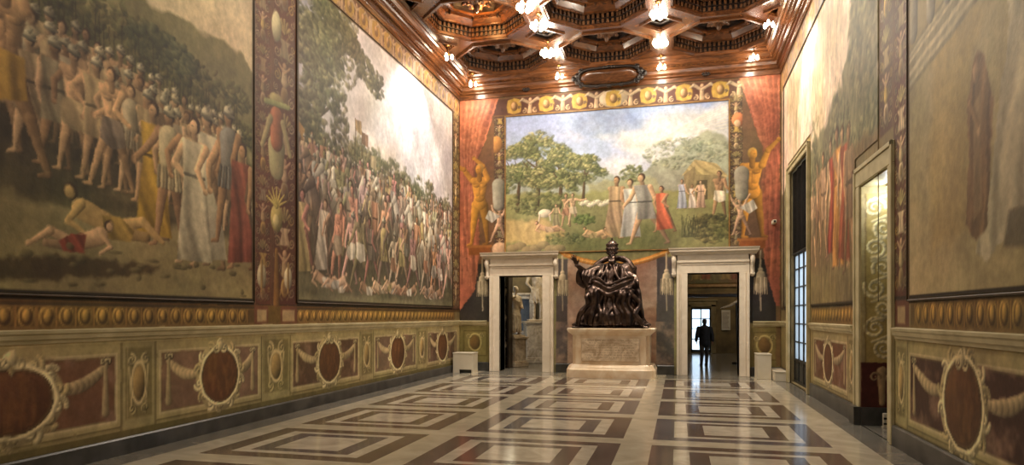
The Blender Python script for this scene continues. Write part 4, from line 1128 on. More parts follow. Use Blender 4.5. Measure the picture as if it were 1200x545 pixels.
def polyring(m, prof, pts, mi=0):
    """profile [(scale, z)] swept round the outline pts"""
    m.loft([[(x*s, y*s, z) for x, y in pts] for s, z in prof], mi, caps=False)
def ring_solid(m, pts, s0, s1, z0, z1, mi=0):
    rings = [[(x*s0, y*s0, z0) for x, y in pts], [(x*s1, y*s1, z0) for x, y in pts], [(x*s1, y*s1, z1) for x, y in pts], [(x*s0, y*s0, z1) for x, y in pts]]
    m.loft(rings+[rings[0]], mi, caps=False)

def dentils(m, pts, s, z0, z1, step, w, dep, arch=False):
    n = len(pts)
    for i in range(n):
        a = Vector((pts[i][0]*s, pts[i][1]*s)); b = Vector((pts[(i+1) % n][0]*s, pts[(i+1) % n][1]*s)); d = b-a; L = d.length; t = d/L; nn = Vector((-t.y, t.x))
        if nn.dot(-(a+b)) < 0: nn = -nn
        k = max(1, int((L-.03)/step)); st = L/k
        for j in range(k):
            c = a+t*(st*(j+.5)); p = c-t*w/2; q = c+t*w/2; p2 = p+nn*dep; q2 = q+nn*dep
            vs = [(p.x, p.y, z0), (q.x, q.y, z0), (q2.x, q2.y, z0), (p2.x, p2.y, z0), (p.x, p.y, z1), (q.x, q.y, z1), (q2.x, q2.y, z1), (p2.x, p2.y, z1)]
            m.add(vs, [(0, 3, 2, 1), (4, 5, 6, 7), (0, 1, 5, 4), (1, 2, 6, 5), (2, 3, 7, 6), (3, 0, 4, 7)], 1 if arch else 0)

def make_rosette(m, r, z, drop, rs):
    """carved hanging boss: two whorls of curled leaves round a bud"""
    for ring, (k, rr, dz) in enumerate(((8, r, 0), (6, r*.62, -.05))):
        for i in range(k):
            a = 2*PI*i/k+ring*.3; ca, sa = math.cos(a), math.sin(a)
            pts = [(ca*rr*t*1., sa*rr*t, z+dz-.07*math.sin(PI*t)-(.1*t if t > .8 else 0)) for t in (.08, .3, .55, .8, 1.0)]
            m.tube(pts, [.02, .06, .075, .06, .02], 6, 0, 1.9)
            m.ell((ca*rr*1.0, sa*rr*1.0, z+dz-.08), (.05, .05, .04), None, 6, 4)
    m.lathe(0, 0, [(.02, z-drop), (.05, z-drop+.04), (.09, z-drop*.6), (.07, z-drop*.4), (.12, z-.05), (.16, z)], 10)

def make_coffer():
    root = thing('ceiling_coffer', 'tmp', 'ceiling coffer')
    m = MB()                                  # moulded lip that stands below the ceiling
    ring_solid(m, OCT, .985, 1.035, -.05, .002); ring_solid(m, OCT, .95, .99, -.02, .05)
    m.build('rim', M['wood'], root)
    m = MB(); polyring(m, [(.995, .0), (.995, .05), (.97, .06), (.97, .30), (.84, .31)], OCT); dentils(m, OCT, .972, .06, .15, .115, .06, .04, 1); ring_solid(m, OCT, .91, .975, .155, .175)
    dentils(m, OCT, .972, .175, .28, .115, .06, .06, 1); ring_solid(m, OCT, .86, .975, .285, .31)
    m.build('well', [M['wood_dark_shade'], M['wood_highlight']], root)  # recess shade is put into the well's darker wood colour
    m = MB(); ring_solid(m, OCT, .80, .86, .26, .34); polyring(m, [(.80, .30), (.74, .42), (.58, .44)], OCT); ring_solid(m, OCT, .54, .60, .40, .46)
    m.build('inner_frame', M['wood'], root)
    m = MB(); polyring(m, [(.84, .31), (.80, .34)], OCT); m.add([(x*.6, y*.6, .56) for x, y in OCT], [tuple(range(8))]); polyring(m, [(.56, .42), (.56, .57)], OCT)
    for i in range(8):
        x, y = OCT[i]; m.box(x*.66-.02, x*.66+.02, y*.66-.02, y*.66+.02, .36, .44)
    m.build('inner_panel', M['wood_dark_shade'], root)
    m = MB(); make_rosette(m, .36, .52, .34, random.Random(3)); m.build('rosette', M['wood_highlight'], root)
    return root
def make_lozenge():
    root = thing('ceiling_lozenge', 'tmp', 'ceiling panel')
    D = [(DX, 0), (0, DY), (-DX, 0), (0, -DY)]
    m = MB(); ring_solid(m, D, .93, 1.07, -.045, .002); ring_solid(m, D, .84, .93, -.015, .04); m.build('rim', M['wood'], root)
    m = MB(); polyring(m, [(.95, .0), (.9, .10), (.66, .12), (.62, .17)], D); m.add([(x*.64, y*.64, .165) for x, y in D], [(0, 1, 2, 3)]); m.build('sunk_panel', M['wood_dark_shade'], root)
    m = MB()
    for i in range(6):
        a = 2*PI*i/6; m.ell((.1*math.cos(a), .1*math.sin(a), .13), (.06, .06, .03), None, 6, 4)
    m.lathe(0, 0, [(.01, .05), (.045, .09), (.05, .14), (.03, .16)], 8); m.build('rosette', M['wood_highlight'], root)
    return root
cof = make_coffer(); loz = make_lozenge()
for r in range(2):
    for sx in (0, 1):
        o = copy_tree(loz); o.location = (CX0+(-1.5 if sx == 0 else 1.5)*PX, (CY[r]+CY[r+1])/2, ZC)
        o['label'] = 'lozenge ceiling panel half hidden by the %s cornice, %s the end wall' % (['left', 'right'][sx], ['nearer', 'farther from'][r]); o['group'] = 'lozenge ceiling panels'; o['category'] = 'ceiling panel'
rown = ['nearest the end wall', 'second from the end wall', 'third from the end wall']; coln = ['left', 'middle', 'right']
for r, cy in enumerate(CY):
    for i in range(3):
        o = cof if (r, i) == (0, 0) else copy_tree(cof)
        o.location = (CX0+(i-1)*PX, cy, ZC)
        o['label'] = ('octagonal carved wooden ceiling coffer glowing orange, second from the end wall in the left row' if (r, i) == (1, 0) else
                      'dark octagonal carved wooden ceiling coffer, %s in the %s row' % (rown[r], coln[i]))
        o['group'] = 'octagonal ceiling coffers'
for r in range(2):
    for i in range(2):
        o = loz if (r, i) == (0, 0) else copy_tree(loz)
        o.location = (CX0+(i-.5)*PX, (CY[r]+CY[r+1])/2, ZC)
        o['label'] = 'small lozenge panel with rosette between four coffers, %s, %s the end wall' % (['left of centre', 'right of centre'][i], ['nearer', 'farther from'][r])
        o['group'] = 'lozenge ceiling panels'

# great wooden cornice, mitred round three walls
def cornice():
    prof = [(0, 8.38), (.04, 8.38), (.045, 8.50), (.06, 8.515), (.10, 8.53), (.10, 8.57), (.13, 8.60), (.16, 8.62), (.17, 8.70), (.22, 8.72), (.24, 8.76), (.33, 8.80), (.36, 8.87), (.40, 8.90), (.40, 8.95), (.45, 8.99), (.45, 9.02), (0, 9.02)]
    def at(side, d, z):
        if side == 'left': return [(XL+d, YF, z), (XL+d, YB-d, z)]
        if side == 'back': return [(XL+d, YB-d, z), (XR-d, YB-d, z)]
        return [(XR-d, YB-d, z), (XR-d, YF, z)]
    for nme, side in (('trim_4', 'left'), ('trim_5', 'back'), ('trim_6', 'right')):
        m = MB(); a = []; b = []
        for d, z in prof:
            p, q = at(side, d, z); a.append(p); b.append(q)
        m.loft([a, b])
        # two bead-and-dentil rows
        for d, z0, z1, st, w in ((.24, 8.765, 8.83, .13, .07), (.10, 8.575, 8.615, .09, .055)):
            if side == 'left': rng = (6., YB-d-.1)
            elif side == 'right': rng = (6., YB-d-.1)
            else: rng = (XL+d+.1, XR-d-.1)
            if side == 'back' and d < .2: continue
            k = rng[0]
            while k < rng[1]:
                if side == 'left': m.box(XL+d-.01, XL+d+.06, k, k+w, z0, z1)
                elif side == 'right': m.box(XR-d-.06, XR-d+.01, k, k+w, z0, z1)
                else: m.box(k, k+w, YB-d-.06, YB-d+.01, z0, z1)
                k += st
        struct(m.build(nme, M['wood_long']))
cornice()

# carved shield on the end cornice
t = thing('cornice_shield', 'long oval carved wooden shield at the centre of the end cornice', 'carved shield', (-1.95, YB-.30, 8.62))
def oval(w, h, n=40, e=.42):
    return [(w*math.copysign(abs(math.cos(2*PI*i/n))**e, math.cos(2*PI*i/n)), h*math.copysign(abs(math.sin(2*PI*i/n))**.8, math.sin(2*PI*i/n))) for i in range(n)]
m = MB(); rings = []
for s_, d in ((1.0, .12), (1.0, -.03), (.94, -.07), (.8, -.09), (.1, -.11)):
    rings.append([(x*s_ if s_ > .9 else x*(s_+.0), d-(-y)*.0+y*-.25*1., y*s_) for x, y in oval(.82, .19)])
m.loft(rings, smooth=True); m.build('shield_face', M['wood'], t)
m = MB(); pts = [(x*1.05, -.05-y*.25, y*1.2) for x, y in oval(.84, .2)]; m.tube(pts+[pts[0], pts[1]], .04, 8)
for sx in (-1, 1):
    for k, (x, z, r) in enumerate(((.92, .08, .08), (.92, -.1, .08), (1.02, 0, .07), (.82, -.2, .06), (.82, .2, .06))):
        m.ell((sx*x, -.03-z*.25, z), (r, .07, r), None, 10, 7)
        m.tube([(sx*(x-.02+.07*math.cos(a)*1.), -.08, z+.07*math.sin(a)) for a in [j*.7 for j in range(9)]], .018, 6)
for x, z in ((0, .25), (0, -.26), (.12, .24), (-.12, .24), (.35, -.25), (-.35, -.25)): m.ell((x, -.05-z*.25, z), (.09, .06, .05), None, 8, 6)
m.build('scrolled_rim', M['wood_dark_shade'], t)
for k, x in enumerate((-4.45, .75)):
    t = thing('carved_boss', 'small carved boss on the end cornice, %s of the oval shield' % ('left', 'right')[k], 'carved boss', (x, YB-.11, 8.50), 'small bosses of the end cornice')
    m = MB(); m.ell((0, 0, 0), (.09, .06, .05), None, 10, 6)
    for i in range(5): m.ell((.06*math.cos(PI*i/4)*1.6, -.03, .03*math.sin(PI*i/4)+.02), (.03, .03, .03), None, 6, 4)
    m.build('leaf_carving', M['wood_dark_shade'], t)

# ------------------------------------------------------------------ lamps of bare bulbs
def make_lamp(nb, r, sz, drop=.30):
    root = thing('ceiling_lamp', 'tmp', 'lamp')
    m = MB(); m.lathe(0, 0, [(.07, 0), (.08, -.015), (.05, -.035), (.015, -.04)], 12); m.build('ceiling_rose', M['brass'], root)
    m = MB(); m.cap((0, 0, -.03), (0, 0, -drop+.06), .012, .012, 8)
    for i in range(nb):
        a = 2*PI*i/nb+.3; m.tube([(0, 0, -drop+.08), (r*.6*math.cos(a), r*.6*math.sin(a), -drop+.03), (r*math.cos(a), r*math.sin(a), -drop+.06)], .01, 6)
    m.build('stem', M['brass'], root)
    for i in range(nb):
        a = 2*PI*i/nb+.3
        m = MB(); x, y = r*math.cos(a), r*math.sin(a)
        m.lathe(x, y, [(.012, -drop+.06), (sz*.55, -drop+.03), (sz, -drop-sz*.5), (sz*.85, -drop-sz*1.3), (sz*.3, -drop-sz*1.8), (.005, -drop-sz*1.85)], 12)
        m.build('bulb', M['bulb'], root)
    return root
la = make_lamp(3, .10, .045); lb = make_lamp(6, .15, .06, .26)
LAMPS = [(la, -6.02, 18.98, 'in the left corner above the end wall curtain'), (la, -3.38, 18.98, 'above the end cornice left of the oval shield'), (la, -.47, 18.98, 'above the end cornice right of the oval shield'), (la, 1.98, 18.9, 'in the right corner above the end wall curtain'),
         (la, -6.02, 16.84, 'by the left cornice beside the orange coffer'), (la, 2.1, 16.84, 'by the right cornice beside the window end'), (la, 2.1, 15.3, 'by the right cornice at the edge of the picture'),
         (lb, -3.38, 17.30, 'just beyond the left lozenge'), (lb, -3.28, 15.62, 'just before the left lozenge'), (lb, -.45, 17.35, 'just beyond the right lozenge'), (lb, -.45, 15.70, 'just before the right lozenge'), (lb, -3.38, 14.6, 'left of centre at the top edge of the picture')]
seen = set(); PLS = []
def point(loc, e, col=(1, .89, .75), r=.12):
    l = bpy.data.lights.new('lamp_light', 'POINT'); l.energy = e; l.color = col; l.shadow_soft_size = r
    o = bpy.data.objects.new('lamp_light', l); o.location = loc; COL.objects.link(o); return o
def down(loc, e, col=(1, .89, .75)):
    l = bpy.data.lights.new('lamp_light', 'SPOT'); l.energy = e; l.color = col; l.shadow_soft_size = .12; l.spot_size = math.radians(165); l.spot_blend = .6
    o = bpy.data.objects.new('lamp_light', l); o.location = loc; COL.objects.link(o); return o
for proto, x, y, where in LAMPS:
    o = proto if id(proto) not in seen else copy_tree(proto); seen.add(id(proto))
    o.location = (x, y, ZC)
    o['label'] = ('small lamp of three bare bulbs ' if proto is la else 'large lamp of six bare bulbs ')+where
    o['group'] = 'small three-bulb ceiling lamps' if proto is la else 'large six-bulb ceiling lamps'
    e_ = LP_SMALL if proto is la else LP_BIG
    point((x, y, ZC-.48), e_*.3); down((x, y, ZC-.48), e_*.8)
# ------------------------------------------------------------------ doorcases
def doorcase(name, label, x0, x1, ztop, o0, o1, c0, c1):
    """opening x0..x1 up to ztop; architrave out to o0..o1; cornice c0..c1"""
    t = thing(name, label, 'doorcase', ((x0+x1)/2, YB, 0)); X = (x0+x1)/2
    y = lambda d: -d
    for sg in (0, 1):
        a, b = (o0, x0) if sg == 0 else (x1, o1)
        a -= X; b -= X; m = MB(); w = b-a
        m.box(a, b, -.10, .0, 0, ztop, 0, .006)
        i0, i1 = (b-.10, b) if sg == 0 else (a, a+.10)
        m.box(i0, i1, -.07, .62, 0, ztop, 0, .006)                       # reveal
        e0, e1 = (a-.0, a+.07) if sg == 0 else (b-.07, b)
        m.box(e0, e1, -.15, -.09, 0, ztop, 0, .008)
        g0, g1 = (a+.10, a+.125) if sg == 0 else (b-.125, b-.10); m.box(g0, g1, -.125, -.09, 0, ztop, 0, .004)
        m.box(a-.02, b+.02 if sg == 0 else b+.02, -.17, -.0, 0, .16, 0, .01) if False else None
        m.build('jamb', M['marble_door'], t)
    m = MB(); a, b = o0-X, o1-X
    zt = 3.27
    m.box(a, b, -.10, 0, ztop, zt, 0, .006); m.box(a, b, -.15, -.09, zt-.07, zt, 0, .008); m.box(x0-.10-X+.1, x1-X, -.07, .62, ztop-.0, ztop+.10)
    m.box(a+.1, b-.1, -.125, -.09, zt-.125, zt-.10, 0, .004)
    m.build('lintel', M['marble_door'], t)
    m = MB(); m.box(a+.02, b-.02, -.12, 0, zt, 3.42, 0, .006); m.build('frieze', M['marble_door'], t)
    m = MB(); c0 -= X; c1 -= X
    prof = [(0, 3.42), (-.14, 3.42), (-.16, 3.45), (-.22, 3.47), (-.24, 3.50), (-.31, 3.51), (-.31, 3.56), (-.34, 3.58), (-.35, 3.61), (0, 3.62)]
    L = []
    for d, z in prof: L.append((d, z))
    r0 = [(c0+.12*(1+d/.35), d, z) for d, z in L]; r1 = [(c1-.12*(1+d/.35), d, z) for d, z in L]
    m.loft([r0, r1]); m.build('cornice', M['marble_door'], t)
    for sg in (-1, 1):                                                   # scroll consoles
        x = (a-.075) if sg < 0 else (b+.075); m = MB()
        pts = [(x, -.14, 3.38), (x, -.20, 3.30), (x, -.17, 3.20), (x, -.10, 3.10), (x, -.08, 2.98), (x, -.12, 2.88), (x, -.10, 2.80)]
        m.tube(pts, [.06, .07, .06, .045, .04, .05, .03], 10)
        for zc, rr in ((3.30, .075), (2.87, .055)):
            m.lathe(0, 0, [(0, 0)], 3) if False else None
            for s2 in (-1, 1): m.tube([(x+s2*.05, -.13+rr*.6*math.cos(q*.7)*(1-q*.08), zc+rr*.6*math.sin(q*.7)*(1-q*.08)) for q in range(10)], .014, 6)
        m.box(x-.06, x+.06, -.08, 0, 2.82, 3.42, 0, .006)
        m.build('console', M['marble_door'], t)
    return t
doorcase('doorcase', 'cream marble doorcase with cornice left of the bronze statue, open to the sculpture room', LD[0], LD[1], LD[3], -5.60, -3.62, -5.85, -3.42)
doorcase('doorcase', 'cream marble doorcase with cornice right of the bronze statue, a person beyond it', RD[0], RD[1], RD[3], -.05, 1.92, -.27, 2.17)

# ------------------------------------------------------------------ pedestal
PCX, PCY = -1.80, 18.62
t = thing('statue_pedestal', 'broad veined marble pedestal with an inscription under the bronze statue', 'pedestal', (PCX, PCY, 0))
def tri(w, d, bow, n=16):
    """footprint: rectangle whose front bows outward"""
    pts = [(-w, d), (-w, -d*.75), (-w+.10, -d*.75), (-w+.10, -d)]
    for k in range(n+1):
        a = -1+2.*k/n; pts.append(((w-.22)*a, -d-bow*(1-a*a)))
    return pts+[(w-.10, -d), (w-.10, -d*.75), (w, -d*.75), (w, d)]
def tier(m, prof):
    m.loft([[(x, y, z) for x, y in tri(w, d, b)] for w, d, b, z in prof])
m = MB(); tier(m, [(1.21, .66, .08, 0), (1.21, .66, .08, .22), (1.19, .64, .08, .25), (1.17, .62, .08, .30), (1.14, .60, .07, .34), (1.10, .58, .06, .36)]); m.build('plinth', M['marble_base'], t)
m = MB(); tier(m, [(1.05, .55, .05, .355), (1.05, .55, .05, 1.16)]); m.build('die', M['marble_base'], t)
m = MB(); m.box(-.78, .78, -.625, -.56, .46, 1.08, 0, .01); rs = random.Random(4)
for r in range(8):                                                        # engraved lines, too small in the photo to read
    z = 1.01-r*.066; x = -.70+.05*(r % 2)+rs.uniform(0, .08); xe = -x+rs.uniform(-.1, .05)
    while x < xe:
        h = .030; k = rs.randrange(4)
        if k == 0: m.box(x, x+.005, -.628, -.624, z, z+h, 1)
        elif k == 1: m.box(x, x+.018, -.628, -.624, z, z+.005, 1); m.box(x, x+.005, -.628, -.624, z, z+h, 1)
        elif k == 2: m.box(x, x+.005, -.628, -.624, z, z+h, 1); m.box(x+.016, x+.021, -.628, -.624, z, z+h, 1); m.box(x, x+.02, -.628, -.624, z+h-.005, z+h, 1)
        else: m.box(x+.006, x+.011, -.628, -.624, z, z+h, 1); m.box(x, x+.018, -.628, -.624, z+h-.005, z+h, 1)
        x += .03 if rs.random() < .84 else .055
m.build('inscription_panel', [M['marble'], M['ink']], t)
m = MB(); tier(m, [(1.06, .55, .05, 1.155), (1.08, .57, .06, 1.18), (1.10, .59, .06, 1.20), (1.17, .63, .07, 1.25), (1.19, .65, .08, 1.29), (1.20, .66, .08, 1.34), (1.18, .64, .07, 1.355)]); m.build('cornice', M['marble_base'], t)

# ------------------------------------------------------------------ bronze statue
def build_statue():
    t = thing('bronze_statue', 'dark bronze seated statue in heavy robes and domed cap, right arm raised, on marble', 'statue', (PCX-.02, PCY-.02, 1.362))
    m = MB(); m.box(-1.04, 1.04, -.58, .52, 0, .045, 0, .015); m.build('footing', M['bronze'], t)
    m = MB(); rs = random.Random(21)
    E = m.ell; K = m.cap
    def T(pts, rad, n=10, mi=0, flat=1., up=(0, 0, 1)):
        """soft curved roll of cloth: the path is smoothed before it is swept"""
        P = [Vector(p) for p in pts]
        if len(P) < 3: return m.tube(P, rad, n, mi, flat, up)
        Q = []; R = []; N = len(P)
        for i in range(N-1):
            a, b, c, d = P[max(i-1, 0)], P[i], P[i+1], P[min(i+2, N-1)]
            for k in range(5):
                t = k/5.; Q.append(.5*((2*b)+(c-a)*t+(2*a-5*b+4*c-d)*t*t+(3*b-a-3*c+d)*t**3)); R.append(rad[i]*(1-t)+rad[i+1]*t)
        m.tube(Q+[P[-1]], R+[rad[-1]], n, mi, flat, up)
    # seat mass, torso, shoulders
    E((0, .12, .60), (.54, .42, .56)); E((0, .1, .95), (.50, .36, .40)); E((0, .05, 1.35), (.40, .28, .42)); E((.02, .06, 1.62), (.46, .24, .22))
    E((-.3, .04, 1.60), (.24, .2, .22)); E((.34, .04, 1.58), (.26, .22, .24)); K((.02, .02, 1.7), (.03, -.05, 1.85), .12, .10)
    # high stiff collar of the cope behind the neck
    T([(-.50, .06, 1.60), (-.44, .12, 1.78), (-.20, .17, 1.93), (.05, .19, 1.97), (.28, .17, 1.94), (.48, .12, 1.82), (.60, .06, 1.62)], [.07, .08, .085, .085, .085, .09, .08], 10)
    # thighs and shins under cloth
    K((-.2, .0, .95), (-.44, -.46, .98), .27, .21); K((.2, .0, .95), (.38, -.46, .94), .27, .21)
    K((-.44, -.46, .95), (-.50, -.40, .25), .20, .22); K((.38, -.46, .92), (.40, -.44, .22), .20, .22)
    E((0, -.2, .45), (.5, .36, .45)); E((0, -.42, .27), (.64, .22, .25)); K((0, -.25, 1.05), (0, -.46, .3), .2, .16)
    # wide skirt of robes spilling on the footing
    for k in range(24):
        a = PI*(1.02+.96*k/23.); rx = .93+.10*math.sin(k*2.3+1); x, y = rx*math.cos(a), .53*math.sin(a)
        w = rs.uniform(.75, 1.35)
        T([(x*.50, y*.5, .62+.3*rs.random()), (x*(.70+.08*rs.random()), y*.85, .30+.14*rs.random()), (x*.90, y*.97, .14), (x*1.06, y*1.03, .07)], [.06*w, .085*w, .085*w, .045], 8)
    for k in range(20):
        x = -1.0+.105*k; E((x, -.50*math.sqrt(max(.1, 1-(x/1.12)**2))+rs.uniform(-.03, .03), .085), (rs.uniform(.07, .14), .07, rs.uniform(.045, .08)))
    # deep irregular folds dropping off the knees and between them
    for x0, z0, x1, w in ((-.52, 1.02, -.82, 1.2), (-.42, 1.10, -.62, .8), (-.33, 1.14, -.50, 1.2), (-.20, 1.10, -.30, .9), (-.06, 1.24, -.20, 1.1), (.03, 1.26, .04, .8), (.13, 1.20, .20, 1.2), (.26, 1.10, .30, .8), (.36, 1.08, .50, 1.3), (.50, 1.04, .68, .8), (.58, 1.1, .88, 1.2)):
        bow = rs.uniform(-.10, .10); kn = abs(abs(x0)-.4) < .16
        T([(x0, -.42, z0), (x0*.85+x1*.15+bow*.5, -.68 if kn else -.52, z0-.16), (x0*.55+x1*.45-bow, -.62 if kn else -.50, .66), (x0*.3+x1*.7+bow, -.62, .38), (x1+bow*.4, -.60, .18), (x1*1.05, -.62, .08)], [.03*w, .062*w, .05*w, .07*w, .06*w, .05], 8)
    # swags of the cope across lap and chest: a few broad, deep, uneven rolls
    for z, dz, w in ((1.06, .16, 1.2), (1.15, .02, .8), (1.22, .12, 1.0), (1.34, -.06, .8)):
        T([(-.60, -.26, z+dz), (-.34, -.56, z+.02), (-.08, -.54, z-.14), (.16, -.56, z-.10), (.44, -.56, z+.02), (.62, -.26, z+.08+dz*.4)], [.04*w, .06*w, .05*w, .055*w, .06*w, .04*w], 8)
    for sg in (-1, 1):
        for x0, z0, x1, z1, w in ((.09, 1.76, .05, 1.20, 1.1), (.18, 1.76, .20, 1.16, .8), (.27, 1.72, .40, 1.14, 1.25), (.36, 1.66, .56, 1.22, .9)):
            j = rs.uniform(-.05, .05)
            T([(sg*x0, -.12, z0), (sg*(x0*.6+x1*.4)+j, -.30, z0*.65+z1*.35), (sg*(x0*.3+x1*.7)-j, -.36, z0*.3+z1*.7), (sg*x1, -.44, z1)], [.03, .055*w, .06*w, .03], 8)
        # turned-back border of the cope
        T([(sg*.06, -.20, 1.80), (sg*.13, -.34, 1.55), (sg*.24, -.44, 1.34), (sg*.42, -.52, 1.16), (sg*.62, -.40, .98)], [.035, .05, .055, .06, .045], 8, 0, .7)
    # central orphrey, clasp
    T([(.02, -.2, 1.70), (.02, -.30, 1.5), (.0, -.34, 1.3), (-.02, -.46, 1.18)], [.05, .06, .06, .06], 8, 0, .6); E((.01, -.28, 1.52), (.08, .05, .08))
    # raised arm (viewer's left): shoulder, elbow, wrist and wide hanging sleeve
    K((-.38, .0, 1.62), (-.68, -.26, 1.52), .17, .12); K((-.68, -.26, 1.52), (-.88, -.44, 1.72), .105, .06)
    T([(-.80, -.36, 1.62), (-.87, -.36, 1.48), (-.84, -.34, 1.28), (-.70, -.30, 1.12)], [.08, .09, .10, .05], 10, 0, .55)
    T([(-.55, -.18, 1.50), (-.62, -.26, 1.30), (-.60, -.30, 1.08), (-.66, -.26, .86)], [.14, .15, .13, .06], 10, 0, .6)
    for k in range(4): T([(-.46-.08*k, -.20-.05*k, 1.60), (-.50-.08*k, -.34-.04*k, 1.42+.02*k), (-.50-.06*k, -.36-.02*k, 1.20+.05*(k % 2)), (-.38-.05*k, -.42, 1.04)], [.025, .045, .04, .02], 8)
    E((-.885, -.445, 1.72), (.085, .085, .035))                            # cuff
    # raised hand: palm, thumb and four separate fingers
    W = Vector((-.90, -.46, 1.745)); up = Vector((-.38, -.20, .90)).normalized(); side = Vector((-.86, .42, -.2)); side = (side-up*side.dot(up)).normalized(); fr = up.cross(side)
    def hp(a, b, c=0): return W+(side*a+up*b+fr*c)*1.35
    T([hp(0, 0), hp(0, .05), hp(0, .10), hp(0, .125)], [.045, .066, .074, .062], 10, 0, .42, up=tuple(side))
    for k, (a, l, sp) in enumerate(((-.042, .085, -.28), (-.015, .11, -.06), (.014, .105, .10), (.040, .08, .30))):
        p = hp(a, .115); q = hp(a+sp*.06, .115+l*.5, .012); r = hp(a+sp*.14, .115+l, -.006)
        T([p, q, r], [.020, .018, .015], 8)
    T([hp(-.035, .03), hp(-.080, .065, .01), hp(-.105, .115, .012)], [.028, .022, .017], 8)
    # other arm (viewer's right): resting on the armrest, hand closing on its end
    K((.40, .0, 1.60), (.60, -.16, 1.22), .18, .14); K((.60, -.16, 1.22), (.54, -.50, 1.10), .13, .07)
    for k in range(6): T([(.36+.06*k, -.16, 1.62-.03*k), (.50+.04*k, -.22, 1.40), (.60+.03*k, -.26-.02*k, 1.18), (.66+.03*k, -.30, .9)], [.03, .045, .045, .03], 8)
    T([(.66, -.2, 1.25), (.74, -.30, .98), (.78, -.34, .62), (.88, -.36, .25)], [.12, .13, .13, .08], 10, 0, .6)
    m2 = (.53, -.55, 1.10); T([(.54, -.49, 1.11), (.53, -.56, 1.11), (.525, -.60, 1.10)], [.045, .052, .04], 10, 0, .5)
    for k in range(4):
        x = .49+.024*k; T([(x, -.60, 1.105), (x, -.645, 1.09), (x, -.65, 1.05)], [.015, .014, .011], 8)
    T([(.485, -.54, 1.11), (.462, -.59, 1.095), (.470, -.63, 1.07)], [.018, .015, .012], 8)
    # head: skull, brow, nose, cheeks, beard, ears
    hc = Vector((.03, -.13, 1.985))
    E(hc, (.105, .125, .145)); E(hc+Vector((0, -.05, -.06)), (.085, .09, .09)); E(hc+Vector((0, -.112, .035)), (.085, .025, .022)); 
    T([hc+Vector((0, -.122, .03)), hc+Vector((0, -.155, -.02)), hc+Vector((0, -.14, -.035))], [.014, .02, .022], 8)
    for sg in (-1, 1):
        E(hc+Vector((sg*.042, -.108, .012)), (.02, .014, .011)); E(hc+Vector((sg*.052, -.09, -.03)), (.034, .03, .03)); E(hc+Vector((sg*.108, .0, -.01)), (.016, .028, .04))
    E(hc+Vector((0, -.128, -.068)), (.034, .016, .009)); E(hc+Vector((0, -.122, -.085)), (.028, .016, .01))
    T([hc+Vector((0, -.08, -.07)), hc+Vector((0, -.11, -.12)), hc+Vector((0, -.12, -.20))], [.085, .07, .03], 8)
    for q in range(7): T([hc+Vector((-.07+.023*q, -.10, -.08)), hc+Vector((-.06+.02*q, -.165, -.14)), hc+Vector((-.035+.012*q, -.15, -.22))], [.016, .02, .010], 8)
    o = sculpt('robed_figure', m, M['bronze'], t, .0115, 5, (.20, .04))
    # domed cap in three banded tiers with a small knob
    m = MB()
    m.lathe(hc.x, hc.y+.01, [(.118, hc.z+.05), (.145, hc.z+.06), (.150, hc.z+.09), (.140, hc.z+.10), (.158, hc.z+.17), (.168, hc.z+.18), (.166, hc.z+.21), (.156, hc.z+.215), (.160, hc.z+.28), (.162, hc.z+.30), (.150, hc.z+.33), (.138, hc.z+.36), (.115, hc.z+.40), (.08, hc.z+.435), (.03, hc.z+.455), (.012, hc.z+.47), (.03, hc.z+.485), (.03, hc.z+.505), (.004, hc.z+.525)], 28)
    for r_, z_ in ((.152, .10), (.170, .20), (.162, .31)):
        for i in range(14):
            a = 2*PI*i/14; m.ell((hc.x+r_*math.cos(a), hc.y+.01+r_*math.sin(a), hc.z+z_+.02), (.018, .018, .026), None, 6, 5)
    m.build('domed_cap', M['bronze'], t)
    # chair: back posts and arm scrolls that show beside the robe
    m = MB()
    for sx in (-1, 1):
        m.box(sx*.62-.05, sx*.62+.05, .30, .42, .04, 1.62, 0, .01); m.ell((sx*.62, .36, 1.68), (.07, .07, .08), None, 12, 8)
        m.box(sx*.60-.06, sx*.60+.06, -.46, .36, .98, 1.05, 0, .01); m.tube([(sx*.60, -.46+.05*math.cos(q*.6), 1.0+.05*math.sin(q*.6)) for q in range(11)], .03, 8)
    m.box(-.62, .62, .34, .40, .3, 1.55, 0, .01)
    m.build('throne', M['bronze'], t)
build_statue()

